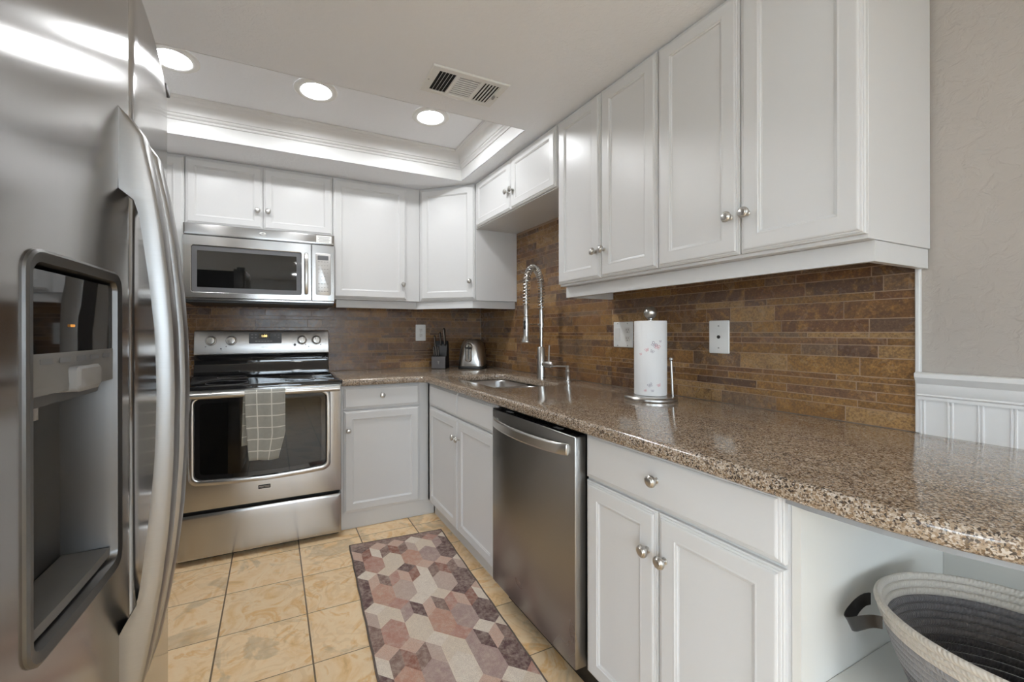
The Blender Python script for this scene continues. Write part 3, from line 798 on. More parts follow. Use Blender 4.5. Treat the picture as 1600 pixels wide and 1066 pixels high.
m.loft(loops, False, False); md_ = m.build('door', M_STEEL, mw, smooth=False)
m = MB(); m.loft([[FM(p, q, d) for p, q in rrect(.584, .266, .010, 5, 2, wcx, wcz)] for d in (.021, .025)]); m.build('window_glass', M_OGLASS, md_)
m = MB(); m.loft([[FM(p, q, .0252) for p, q in rrect(.582, .264, .010, 5, 2, wcx, wcz)], [FM(p, q, .0252) for p, q in rrect(.530, .212, .004, 5, 2, wcx, wcz)]], False, False); m.build('window_border', M_DGREY, md_)
m = MB(); m.box(wcx - .28, wcx + .28, MY - .008, MY - .001, wcz - .125, wcz + .125); m.build('inner_screen', simple('microwave_screen', (.34, .34, .345), .2), md_)
m = MB(); loops = []
for k in range(13):
    t = k / 12; z = 1.445 + t * .255; bw = math.sin(PI * t) ** .5 if 0 < t < 1 else 0
    y = MY - .030 - .012 - .022 * bw
    loops.append([(-1.437 + p, y + q, z) for p, q in rrect(.022, .014, .005, 3)])
m.loft(loops); m.build('handle', M_NICKEL, md_)
for z in (1.450, 1.695): MB().box(-1.444, -1.430, MY - .048, MY - .028, z - .008, z + .008).build('handle_mount', M_BLACK, md_, bevel=.002)
m = MB(); m.loft([[FM(p, q, d) for p, q in rrect(.1395 - 2 * i, .360 - 2 * i, .003, 2, 1, (DX1 + .003 + MX1) / 2, 1.5835)] for i, d in ((0, 0), (0, .026), (.003, .030))]); cp = m.build('control_panel', M_STEEL, mw)
m = MB(); m.loft([[FM(p, q, d) for p, q in rrect(.092 - i, .268 - i, .010, 4, 1, -1.334, 1.575)] for i, d in ((0, .0298), (0, .031), (.003, .0318))]); kp = m.build('keypad', M_SATIN, cp)
m = MB(); m.loft([[FM(p, q, d) for p, q in rrect(.066, .028, .002, 2, 1, -1.336, 1.680)] for d in (.0318, .0325)]); m.build('display', M_DGREY, kp)
m = MB()
for r_ in range(9):
    for q in range(4):
        if r_ in (4, 5) and q in (0, 3): continue
        sz = (.012, .004) if r_ % 2 == 0 else (.008, .003)
        m.loft([[FM(a, b_, d) for a, b_ in rrect(sz[0], sz[1], .001, 1, 1, -1.361 + q * .0175, 1.655 - r_ * .0235)] for d in (.0318, .0321)])
m.build('key_markings', M_GREYP, kp)
m = MB(); m.loft([[FM(a, b_, d) for a, b_ in rrect(.094, .046, .002, 1, 1, -1.330, 1.800)] for d in (.030, .0304)]); lb = m.build('rating_label', M_WHITEP, vt)
m = MB()
for k in range(4): m.loft([[FM(a, b_, d) for a, b_ in rrect(.070 - .01 * (k % 2), .003, .0005, 1, 1, -1.330, 1.813 - k * .009)] for d in (.0304, .0306)])
m.build('printed_lines', M_GREYP, lb)
MB().box(MX0 + .004, MX1 - .004, MY - .020, -.02, MZ0 - .016, MZ0).build('bottom_vent', M_BLACK, mw, bevel=.003)

# ------------------------------------------------------------------ refrigerator
YSP = -2.395
def surf(y): return -1.834 - .184 * (y - YSP) ** 2
fg = thing('refrigerator', 'large stainless steel side-by-side refrigerator with water dispenser at left', 'refrigerator', (-2.2, -2.4, 0))
FZ0, FZ1, FY0, FY1 = .075, 1.790, -2.860, -1.955
MB().box(-2.63, -1.925, FY0 + .004, FY1 - .004, .03, 1.770).build('body', simple('fridge_side', (.12, .12, .12), .5), fg, bevel=.004)
MB().box(-2.0, -1.93, FY0 + .01, FY1 - .01, .0, .07).build('toe_grille', M_BLACK, fg)
def dmap(a, z, d): return Vector((surf(a) + d, a, z))
def fdoor(name, y0, y1, hole=None):
    cy_, cz_ = (y0 + y1) / 2, (FZ0 + FZ1) / 2; w_, h_ = y1 - y0, FZ1 - FZ0; m = MB(); loops = []
    N_, M_ = 5, 10
    for i, d in ((0, -.085), (0, -.016), (.0012, -.009), (.004, -.004), (.009, -.001), (.015, 0)):
        loops.append([dmap(p, q, d) for p, q in rrect(w_ - 2 * i, h_ - 2 * i, .006, N_, M_, cy_, cz_)])
    if hole:
        hw, hh, hr, hy, hz = hole; o0 = rrect(w_ - .03, h_ - .03, .006, N_, M_, cy_, cz_); o1 = rrect(hw, hh, hr, N_, M_, hy, hz)
        for k in range(1, 9):
            t = k / 8; loops.append([dmap(p[0] + (q[0] - p[0]) * t, p[1] + (q[1] - p[1]) * t, 0) for p, q in zip(o0, o1)])
        loops.append([dmap(p, q, -.004) for p, q in rrect(hw - .004, hh - .004, hr, N_, M_, hy, hz)])
        loops.append([dmap(p, q, -.07) for p, q in rrect(hw - .004, hh - .004, hr, N_, M_, hy, hz)])
        m.loft(loops, True, False)
    else:
        o0 = rrect(w_ - .03, h_ - .03, .006, N_, M_, cy_, cz_)
        for k in range(1, 9):
            t = 1 - k / 8 * .97; loops.append([dmap(cy_ + (p[0] - cy_) * t, cz_ + (p[1] - cz_) * t, 0) for p in o0])
        m.loft(loops)
    return m.build(name, M_STEELV, fg)
HW = (.222, .418, .022, -2.569, 1.0745)
fz = fdoor('freezer_door', FY0, YSP - .003, HW)
fd = fdoor('fridge_door', YSP + .003, FY1)
MB().box(-1.90, -1.885, YSP - .0028, YSP + .0028, FZ0, FZ1 - .01).build('door_gasket', M_DARK, fg)
def fhandle(y0, y1, parent):
    out = [(0, 1.535), (.014, 1.522), (.030, 1.502), (.035, 1.475), (.046, 1.42), (.055, 1.36), (.063, 1.28), (.069, 1.20), (.071, 1.11), (.069, 1.00), (.063, .90), (.054, .82), (.043, .75), (.030, .68), (.014, .63), (0, .61)]
    inn = [(0, .770), (.012, .775), (.020, .79), (.025, .82), (.032, .88), (.039, .95), (.044, 1.02), (.046, 1.11), (.044, 1.20), (.037, 1.275), (.030, 1.335), (.025, 1.375), (.020, 1.396), (.012, 1.408), (0, 1.414)]
    m = MB(); bm = m.bm
    # build as a strip pair so the concave outline triangulates cleanly
    def samp(lst, n, lo, hi):
        res = []; L = [0]
        for a, b_ in zip(lst, lst[1:]): L.append(L[-1] + math.hypot(b_[0] - a[0], b_[1] - a[1]))
        for k in range(n):
            s = L[-1] * k / (n - 1)
            for i in range(len(L) - 1):
                if s <= L[i + 1] + 1e-9:
                    t = (s - L[i]) / (L[i + 1] - L[i]); res.append((lst[i][0] + (lst[i + 1][0] - lst[i][0]) * t, lst[i][1] + (lst[i + 1][1] - lst[i][1]) * t)); break
        return res
    n = 40
    O = samp([p for p in out], n, 0, 0)
    I = samp([(0, 1.535)] + inn[::-1] + [(0, .61)], n, 0, 0)
    sec = []
    ym = (y0 + y1) / 2; hy = (y1 - y0) / 2
    for (ox, oz), (ix, iz) in zip(O, I):
        o_ = Vector((ox, 0, oz)); i_ = Vector((ix, 0, iz)); v = (i_ - o_); L_ = v.length
        if L_ > 1e-6: v.normalize()
        c_ = min(.008, L_ * .45 + 1e-5); ring = []
        for (dy, dd_) in ((-1, L_), (-1, c_), (-.85, c_ * .3), (-.55, 0), (.55, 0), (.85, c_ * .3), (1, c_), (1, L_)):
            p = o_ + v * dd_; yy = ym + dy * hy
            ring.append((surf(ym) + p.x - .0005, yy, p.z))
        sec.append(ring)
    m.loft(sec)
    return m.build('handle', M_HANDLE, parent)
fhandle(-2.458, -2.418, fz)
fhandle(-2.372, -2.334, fd)
# dispenser (parts of the freezer door)
def dl(w_, h_, r_, d, y=-2.569, z=1.0745): return [dmap(p, q, d) for p, q in rrect(w_, h_, r_, 5, 4, y, z)]
m = MB(); m.loft([dl(.228, .424, .024, -.001), dl(.228, .424, .024, .003), dl(.222, .418, .022, .0045), dl(.202, .398, .014, .002), dl(.198, .394, .010, -.006)], False, False); m.build('dispenser_bezel', M_STEELP, fz)
m = MB(); m.loft([dl(.200, .396, .01, -.004), dl(.196, .392, .01, -.012), dl(.192, .388, .01, -.060)], False, True); m.build('dispenser_cavity', M_STEELP, fz)
m = MB(); m.loft([dl(.197, .088, .004, -.030, z=1.2225), dl(.197, .088, .004, -.0035, z=1.2225)]); m.build('dispenser_display', M_BLACKG, fz)
m = MB(); m.loft([dl(.197, .044, .002, -.050, z=1.1565), dl(.197, .044, .002, -.003, z=1.1565), dl(.190, .034, .002, -.0022, z=1.159)]); m.build('dispenser_controls', simple('dispenser_plastic', (.19, .185, .18), .4), fz)
m = MB()
for k in range(5): m.loft([dl(.022, .006, .001, -.0022, -2.640 + k * .036, 1.170), dl(.022, .006, .001, -.0018, -2.640 + k * .036, 1.170)])
m.build('button_markings', M_PRINT, fz)
m = MB(); m.loft([dl(.060, .030, .006, -.03, -2.565, 1.146), dl(.060, .030, .006, .004, -2.565, 1.146), dl(.052, .022, .004, .007, -2.565, 1.147)]); m.build('dispenser_lever', simple('lever_plastic', (.27, .265, .26), .35), fz)
m = MB(); m.loft([dl(.190, .018, .006, -.060, z=1.128), dl(.190, .018, .006, -.018, z=1.128)]); m.build('dispenser_lip', M_DGREY, fz)
m = MB(); m.tube([dmap(-2.61, 1.122, -.03), dmap(-2.61, 1.104, -.03)], .007, 12); m.build('nozzle', M_GREYP, fz)
m = MB(); m.loft([dl(.192, .012, .002, -.058, z=.889), dl(.192, .012, .002, -.006, z=.889)]); m.build('drip_tray', simple('tray_grey', (.15, .145, .14), .35), fz)
m = MB(); m.loft([[dmap(-2.585 + p, 1.209 + q, d) for p, q in rrect(.010, .003, .001, 3)] for d in (-.0034, -.0031)]); m.build('amber_reflection', M_AMBER, fz)  # small glowing bar painted in for an orange reflection on the display
MB().box(-1.93, -1.862, FY1 - .05, FY1 - .003, FZ1 + .0003, FZ1 + .018).build('hinge_cover', M_DGREY, fg, bevel=.004)

# ------------------------------------------------------------------ faucet
fx, fy = -.135, -1.088
fa = thing('faucet', 'tall brushed nickel faucet with spring coil arch and pull-down sprayer', 'faucet', (fx, fy, HC))
m = MB(); m.lathe([(.028, 0), (.028, .004), (.0245, .006), (.0245, .188), (.022, .192), (.012, .194)], (fx, fy, HC), (0, 0, 1), 32); m.build('base_column', M_NICKEL, fa)
m = MB(); m.lathe([(.0105, 0), (.0105, .115), (.0135, .118), (.0135, .230), (.011, .233)], (fx, fy, HC + .19), (0, 0, 1), 24); m.build('riser', M_NICKEL, fa)
# arch towards the room and slightly to the back corner
dirv = Vector((-.85, -.53, 0)).normalized(); span = .215
path = []
zb = HC + .42; rr = span / 2
for k in range(10): path.append(Vector((fx, fy, zb + .125 * k / 10)))
for k in range(21):
    a = PI * k / 20; path.append(Vector((fx, fy, zb + .125)) + dirv * (rr - rr * math.cos(a)) + Vector((0, 0, rr * 1.08 * math.sin(a))))
for k in range(1, 10): path.append(Vector((fx, fy, zb + .125 - k * .0130)) + dirv * span)
m = MB(); m.tube(path, .0080, 12); m.build('hose', M_NICKEL, fa)
# coil
L = [0]
for a, b_ in zip(path, path[1:]): L.append(L[-1] + (b_ - a).length)
def at(s):
    for i in range(len(L) - 1):
        if s <= L[i + 1] + 1e-9:
            t = (s - L[i]) / (L[i + 1] - L[i]); return path[i].lerp(path[i + 1], t), (path[i + 1] - path[i]).normalized()
    return path[-1], (path[-1] - path[-2]).normalized()
side = dirv.cross(Vector((0, 0, 1))); turns = 32; n = turns * 10; cp_ = []
for k in range(n + 1):
    s = L[-1] * (.01 + .97 * k / n); p, t = at(s); a = side; b_ = t.cross(a).normalized(); th = 2 * PI * turns * k / n
    cp_.append(p + (a * math.cos(th) + b_ * math.sin(th)) * .0180)
m = MB(); m.tube(cp_, .0030, 6); m.build('spring_coil', M_NICKEL, fa)
hp = path[-1]
m = MB(); m.lathe([(.0095, .01), (.012, 0), (.0125, -.055), (.011, -.057), (.011, -.060), (.0155, -.062), (.0165, -.075), (.0165, -.165), (.018, -.175), (.027, -.196), (.0275, -.202), (.024, -.204), (.008, -.204)], hp, (0, 0, 1), 28); sp = m.build('spray_head', M_NICKEL, fa)
m = MB(); c0 = hp + dirv * .018 + Vector((0, 0, -.105)); m.lathe([(.003, -.025), (.006, -.02), (.006, .02), (.003, .025)], c0, (0, 0, 1), 12); m.build('trigger', M_BLACK, sp)
arm_z = hp.z - .10
m = MB(); m.tube([(fx, fy, arm_z), Vector((fx, fy, arm_z)) + dirv * (span - .016)], .0045, 10); m.lathe([(.017, -.009), (.017, .009)], (fx, fy, arm_z), (0, 0, 1), 20); m.lathe([(.019, -.007), (.019, .007)], (hp.x, hp.y, arm_z), (0, 0, 1), 20); m.build('holder_arm', M_NICKEL, fa)
hv = Vector((.22, -.975, 0)).normalized(); c0 = Vector((fx, fy, HC + .088))
m = MB(); m.lathe([(.017, .012), (.019, .040), (.021, .044), (.0215, .075), (.017, .092), (.006, .097)], c0, hv, 24); m.build('handle_hub', M_NICKEL, fa)
p0 = c0 + hv * .060 + Vector((0, 0, .015)); m = MB(); m.tube([p0, p0 + Vector((0, 0, .05)), p0 + Vector((0, 0, .10)) + hv * .004], [.0055, .005, .0052], 10); m.build('lever', M_NICKEL, fa)
# soap dispenser
sx, sy = -.102, -1.300
sd = thing('soap_dispenser', 'small brushed nickel soap pump right of the faucet', 'soap dispenser', (sx, sy, HC))
m = MB(); m.lathe([(.022, 0), (.022, .004), (.0145, .007), (.0135, .05), (.0155, .054), (.0155, .062), (.011, .066), (.011, .078), (.013, .082), (.013, .090), (.006, .093)], (sx, sy, HC), (0, 0, 1), 24); m.build('pump_body', M_NICKEL, sd)
m = MB(); m.tube([(sx, sy, HC + .086), (sx - .04, sy + .045, HC + .086), (sx - .062, sy + .07, HC + .083), (sx - .066, sy + .075, HC + .076)], [.0055, .0045, .004, .004], 10); m.build('spout', M_NICKEL, sd)

# ------------------------------------------------------------------ toaster
to = thing('toaster', 'brushed steel two slice toaster in the counter corner', 'toaster', (-.175, -.205, HC))
to.rotation_euler = (0, 0, math.radians(-34)); to.scale = (1.14, 1.10, 1.10)   # local -y end faces the camera
def tl(w_, l_, r_, z, dy=0): return [(p, q + dy, z) for p, q in rrect(w_, l_, r_, 6, 2)]
m = MB(); m.loft([tl(.165, .255, .035, .014), tl(.170, .262, .045, .03), tl(.166, .258, .055, .08), tl(.156, .246, .058, .13), tl(.140, .226, .056, .17), tl(.118, .20, .05, .195), tl(.090, .175, .04, .205)]); m.build('shell', M_NICKEL, to, local=True)
m = MB(); m.loft([tl(.160, .250, .035, 0.0), tl(.178, .27, .04, .003), tl(.178, .27, .04, .016), tl(.168, .26, .04, .020)]); m.build('base', M_BLACK, to, local=True)
m = MB()
for sx_ in (-.022, .022): m.box(sx_ - .012, sx_ + .012, -.075, .075, .2045, .2058)
m.build('slots', M_BLACK, to, local=True)
def tf(p, q, d): # end face following taper
    y = -.1315 + (q - .03) * .02 + max(0, q - .11) * .14 - d; return (p, y, q)
m = MB(); m.loft([[tf(p, q, d) for p, q in rrect(w_, h_, w_ / 2 - .0005, 8, 1, -.012, .115)] for w_, h_, d in ((.050, .135, -.004), (.050, .135, .003), (.042, .127, .005), (.036, .12, .001))]); m.build('lever_bezel', M_CHROME, to, local=True)
m = MB(); m.loft([[tf(p, q, d) for p, q in rrect(.008, .100, .003, 3, 1, -.012, .115)] for d in (.0, .0035)]); m.build('lever_slot', M_BLACK, to, local=True)
m = MB(); m.box(-.032, .008, -.152, -.130, .143, .153); m.build('lever', M_BLACK, to, bevel=.003, local=True)

# ------------------------------------------------------------------ knife block and knives
kx, ky = -.425, -.130
kb = thing('knife_block', 'black slanted knife block on the counter beside the toaster', 'knife block', (kx, ky, HC))
kb.rotation_euler = (0, 0, math.radians(-33))
m = MB(); pr = [(-.075, 0), (-.075, .096), (-.030, .096), (.018, .215), (.058, .207), (.088, 0)]
m.prism([(y, z) for y, z in pr], 'x', -.055, .055); m.build('block', M_BLOCK, kb, bevel=.002, local=True)
m = MB(); m.box(-.054, .054, -.0775, -.0752, .003, .094); fp = m.build('front_plate', M_BLOCKF, kb, bevel=.001, local=True)
m = MB(); m.loft([[(p, d, .050 + q) for p, q in ((-.008, .010), (.008, .010), (.003, -.004), (.002, -.014), (-.002, -.014), (-.003, -.004))] for d in (-.0780, -.0776)]); m.build('emblem', M_NICKEL, fp, local=True)
KM = Matrix.Rotation(math.radians(-33), 4, 'Z')
def knife(x, y, z, ln, wd, lean, lab):
    k = thing('knife', lab, 'knife', (0, 0, 0), 'knives in the black block')
    k.location = Vector((kx, ky, HC)) + KM @ Vector((x, y, z)); k.rotation_euler = (math.radians(lean), 0, math.radians(-33))
    m = MB(); m.loft([[(p, q, zz) for p, q in rrect(w_ * wd, l_ * wd, .3 * w_ * wd, 3)] for zz, w_, l_ in ((.001, .7, 1.2), (.012, .8, 1.35), (ln * .5, .8, 1.15), (ln * .9, .85, 1.45), (ln, .6, 1.1))]); m.build('handle', M_BLACK, k, local=True)
    m = MB(); m.loft([[(p, -wd * .62 + q, zz) for p, q in rrect(wd * .35, wd * .35, .001, 2)] for zz in (.012, ln * .5)] + [[(p, -wd * .72 + q, ln * .97) for p, q in rrect(wd * .35, wd * .3, .001, 2)]]); m.build('spine', M_NICKEL, k, local=True)
    m = MB(); m.box(-.001, .001, -wd * .55, wd * .55, -.10 if z > .1 else -.05, .0005); m.build('blade', M_NICKEL, k, local=True)
KL = 'dark handled kitchen knife standing in the black block, '
knife(-.036, -.052, .096, .085, .013, 22, KL + 'front left slot, short handle')
knife(-.018, -.052, .096, .092, .013, 22, KL + 'front slot next to the leftmost')
knife(.000, -.052, .096, .085, .013, 22, KL + 'front centre slot')
knife(-.038, -.004, .163, .100, .014, 22, KL + 'upper left slot')
knife(.004, .004, .182, .105, .015, 22, KL + 'upper middle slot')
knife(.036, .006, .187, .135, .021, 22, KL + 'tallest and thickest, at right')

# ------------------------------------------------------------------ paper towels
px, py = -.190, -1.955
ph = thing('paper_towel_holder', 'round brushed steel paper towel holder with ball finial and side arm', 'paper towel holder', (px, py, HC))
m = MB(); m.lathe([(.102, 0), (.104, .003), (.104, .010), (.099, .016), (.070, .019), (.01, .019)], (px, py, HC), (0, 0, 1), 48); m.build('base', M_NICKEL, ph)
m = MB(); m.lathe([(.008, .018), (.008, .333), (.012, .336), (.012, .342)], (px, py, HC), (0, 0, 1), 16); m.ball((px, py, HC + .362), .0265, 24); m.build('post', M_NICKEL, ph)
ax_, ay_ = px + .052, py - .066
m = MB(); m.tube([(ax_, ay_, HC + .015), (ax_ - .004, ay_ + .004, HC + .165)], .0045, 12); m.ball((ax_ - .004, ay_ + .004, HC + .170), .0085, 16); m.build('side_arm', M_NICKEL, ph)
pt = thing('paper_towel_roll', 'white paper towel roll printed with small butterflies on the steel holder', 'paper towel roll', (px, py, HC + .02))
m = MB(); m.lathe([(.012, .0205), (.0620, .0205), (.0635, .023), (.0635, .325), (.0620, .3275), (.012, .3275)], (px, py, HC), (0, 0, 1), 56, False); m.build('paper', M_PAPER, pt)
m = MB(); m.lathe([(.0205, .328), (.0205, .3295), (.0185, .3295), (.0185, .3265)], (px, py, HC), (0, 0, 1), 24, False); m.build('core', simple('cardboard', (.40, .30, .2), .9), pt)
def butterfly(ang, z, s, mat, rot):
    m = MB()
    def P(u, v): # wrap onto the roll
        a = ang + u / .0637; return (px + .0639 * math.cos(a), py + .0639 * math.sin(a), z + v)
    for sgn in (-1, 1):
        for (cu, cv, ru, rv, tt) in ((.5, .35, .5, .38, .5), (.38, -.35, .36, .30, -.5)):
            ring = []; ring2 = []
            for k in range(15):
                a = 2 * PI * k / 14
                for f, lst in ((1, ring), (.72, ring2)):
                    u = sgn * (cu + f * ru * math.cos(a) * math.cos(tt) - f * rv * math.sin(a) * math.sin(tt)); v = cv + f * ru * math.cos(a) * math.sin(tt) + f * rv * math.sin(a) * math.cos(tt)
                    uu, vv = u * math.cos(rot) - v * math.sin(rot), u * math.sin(rot) + v * math.cos(rot)
                    lst.append(P(uu * s, vv * s))
            m.loft([ring, ring2], False, False, closed=False)
    m.build('butterfly_print', mat, pt, smooth=False)
camang = math.atan2(CY - py, CX - px)
for du, z, s, mt, r_ in ((-.2, 1.128, .0085, M_PINK, .4), (.10, 1.122, .0080, M_PLUM, -.5), (.22, 1.150, .013, M_PLUM, -.7), (.42, 1.140, .012, M_PINK, -.3), (.62, 1.163, .006, M_PLUM, 0), (-.02, .985, .010, M_PLUM, .5), (-.3, .962, .006, M_PINK, .4), (.12, .962, .006, M_PLUM, 0), (.52, .985, .008, M_PINK, .3), (-.6, 1.11, .006, M_PINK, .2)):
    butterfly(camang + du, z, s, mt, r_)

# ------------------------------------------------------------------ wall plates
def plate(name, label, fr, ca, cz, w_, h_, kind, cat):
    o = thing(name, label, cat, fr(ca, cz, 0))
    m = MB(); m.loft([[fr(ca + p, cz + q, d) for p, q in rrect(w_ - 2 * i, h_ - 2 * i, .004, 3)] for i, d in ((0, .0006), (0, .003), (.002, .0055), (.005, .006))]); m.build('cover_plate', M_WHITEP, o)
    def duplex(cc):
        for zz in (.021, -.021):
            m = MB(); m.loft([[fr(cc + p, cz + zz + q, d) for p, q in rrect(.034, .030, .010, 4)] for d in (.006, .0078)]); s = m.build('socket', M_IVORY, o)
            m = MB()
            for dx in (-.0065, .0065): m.obox(fr, cc + dx - .0011, cc + dx + .0011, cz + zz - .001, cz + zz + .008, .0076, .0080)
            m.lathe([(.0026, 0), (.0026, .0003), (0, .0003)], fr(cc, cz + zz - .008, .0077), fr(0, 0, 1) - fr(0, 0, 0), 10); m.build('slots', M_DARK, s)
    def screw(cc, zz):
        m = MB(); m.lathe([(.0032, 0), (.0030, .001), (0, .0012)], fr(cc, zz, .006), fr(0, 0, 1) - fr(0, 0, 0), 12); m.build('screw', M_GREYP, o)
    if kind == 'duplex': duplex(ca); screw(ca, cz)
    if kind == 'combo':
        m = MB(); m.loft([[fr(ca - .033 + p, cz + q, d) for p, q in rrect(.034, .068, .003, 3)] for d in (.006, .0072)] + [[fr(ca - .033 + p, cz + q, .010 if q > 0 else .0075) for p, q in rrect(.031, .064, .003, 3)]]); m.build('rocker_switch', M_IVORY, o)
        duplex(ca + .033)
        for cc in (ca - .033, ca + .033): screw(cc, cz + .056); screw(cc, cz - .056)
    if kind == 'jack':
        m = MB(); m.lathe([(.0075, 0), (.0075, .001), (.0035, .001), (.0035, .0045), (0, .0045)], fr(ca, cz, .006), fr(0, 0, 1) - fr(0, 0, 0), 6); m.build('cable_jack', M_DARK, o)
        screw(ca, cz + .044); screw(ca, cz - .044)
    return o
FRw = frame((0, 0, 0), (0, -1, 0), (-1, 0, 0)); FBw = frame((0, 0, 0), (1, 0, 0), (0, -1, 0))
plate('wall_outlet', 'white duplex wall outlet on the back wall left of the knife block', FBw, -.546, 1.200, .084, .130, 'duplex', 'outlet')
plate('wall_switch_plate', 'white double plate with rocker switch and outlet behind the paper towels', FRw, 1.618, 1.189, .128, .130, 'combo', 'switch plate')
plate('cable_jack_plate', 'white cable jack plate on the brown tile right of the paper towels', FRw, 2.1265, 1.181, .083, .132, 'jack', 'wall plate')

# ------------------------------------------------------------------ basket
bx, by, bz = -.455, -2.985, .4922
bk = thing('rope_basket', 'round coiled rope basket in cream and greys on the open shelf', 'basket', (bx, by, bz))
CR, MG, DG, LG = (.60, .545, .47), (.125, .115, .118), (.028, .027, .034), (.27, .26, .262)
def coil_wall():
    m = MB(); m.color(CR); H, nco = .190, 14; cr = H / nco / 2 * 1.08
    R0_, R1_ = .118, .190
    pts = []
    for j in range(nco):
        zc = (j + .5) * H / nco; rr_ = R0_ + (R1_ - R0_) * (zc / H) ** .75
        pts.append((rr_, zc))
    for j, (rr_, zc) in enumerate(pts):
        top = j >= nco - 3; mid = 6 <= j < nco - 3
        for outside in (True, False):
            m.cc = CR if top else ((LG if outside else MG) if mid else (MG if outside else DG))
            if not top and outside and j < 5: m.cc = (.075, .072, .08)
            arcp = [(rr_ + cr * .85 * math.cos(a), zc + cr * math.sin(a)) for a in [(-PI / 2 + PI * k / 6) if outside else (PI / 2 + PI * k / 6) for k in range(7)]]
            m.lathe(arcp, (0, 0, 0), (0, 0, 1), 72, False)
    return m
m = coil_wall(); m.build('wall', M_ROPE, bk, local=True)
m = MB(); m.color(DG)
for j in range(10):
    rr_ = .006 + j * .0122; m.lathe([(rr_ + .0066 * math.cos(a), .0065 + .0062 * math.sin(a)) for a in [PI * 2 * k / 8 for k in range(9)]], (0, 0, 0), (0, 0, 1), 48, False)
m.build('bottom', M_ROPE, bk, local=True)
def strap(ang):
    m = MB(); ct_, sn = math.cos(ang), math.sin(ang); out_ = Vector((ct_, sn, 0)); tan_ = Vector((-sn, ct_, 0))
    # leather loop leaving the wall, drooping and returning
    pth = []
    for k in range(25):
        t = k / 24; s = (t - .5) * .085
        o_ = .193 + .044 * math.sin(PI * t) ** .8; zz = .163 - .040 * math.sin(PI * t) ** 1.3
        pth.append(out_ * o_ + tan_ * s + Vector((0, 0, zz)))
    loops = []
    for k, p in enumerate(pth):
        t = k / 24; wz = .012; n_ = (out_ * math.cos(.6 * math.sin(PI * t)) + Vector((0, 0, 1)) * .0); 
        loops.append([p + Vector((0, 0, wz)) + out_ * .004 * math.sin(PI * t), p + Vector((0, 0, wz)) + out_ * .0028, p + Vector((0, 0, -wz)) - out_ * (.010 * math.sin(PI * t) - .0028), p + Vector((0, 0, -wz)) - out_ * .010 * math.sin(PI * t)])
    m.loft(loops); m.build('leather_handle', M_LEATHER, bk, local=True, bevel=.0008)
strap(math.radians(122)); strap(math.radians(302))

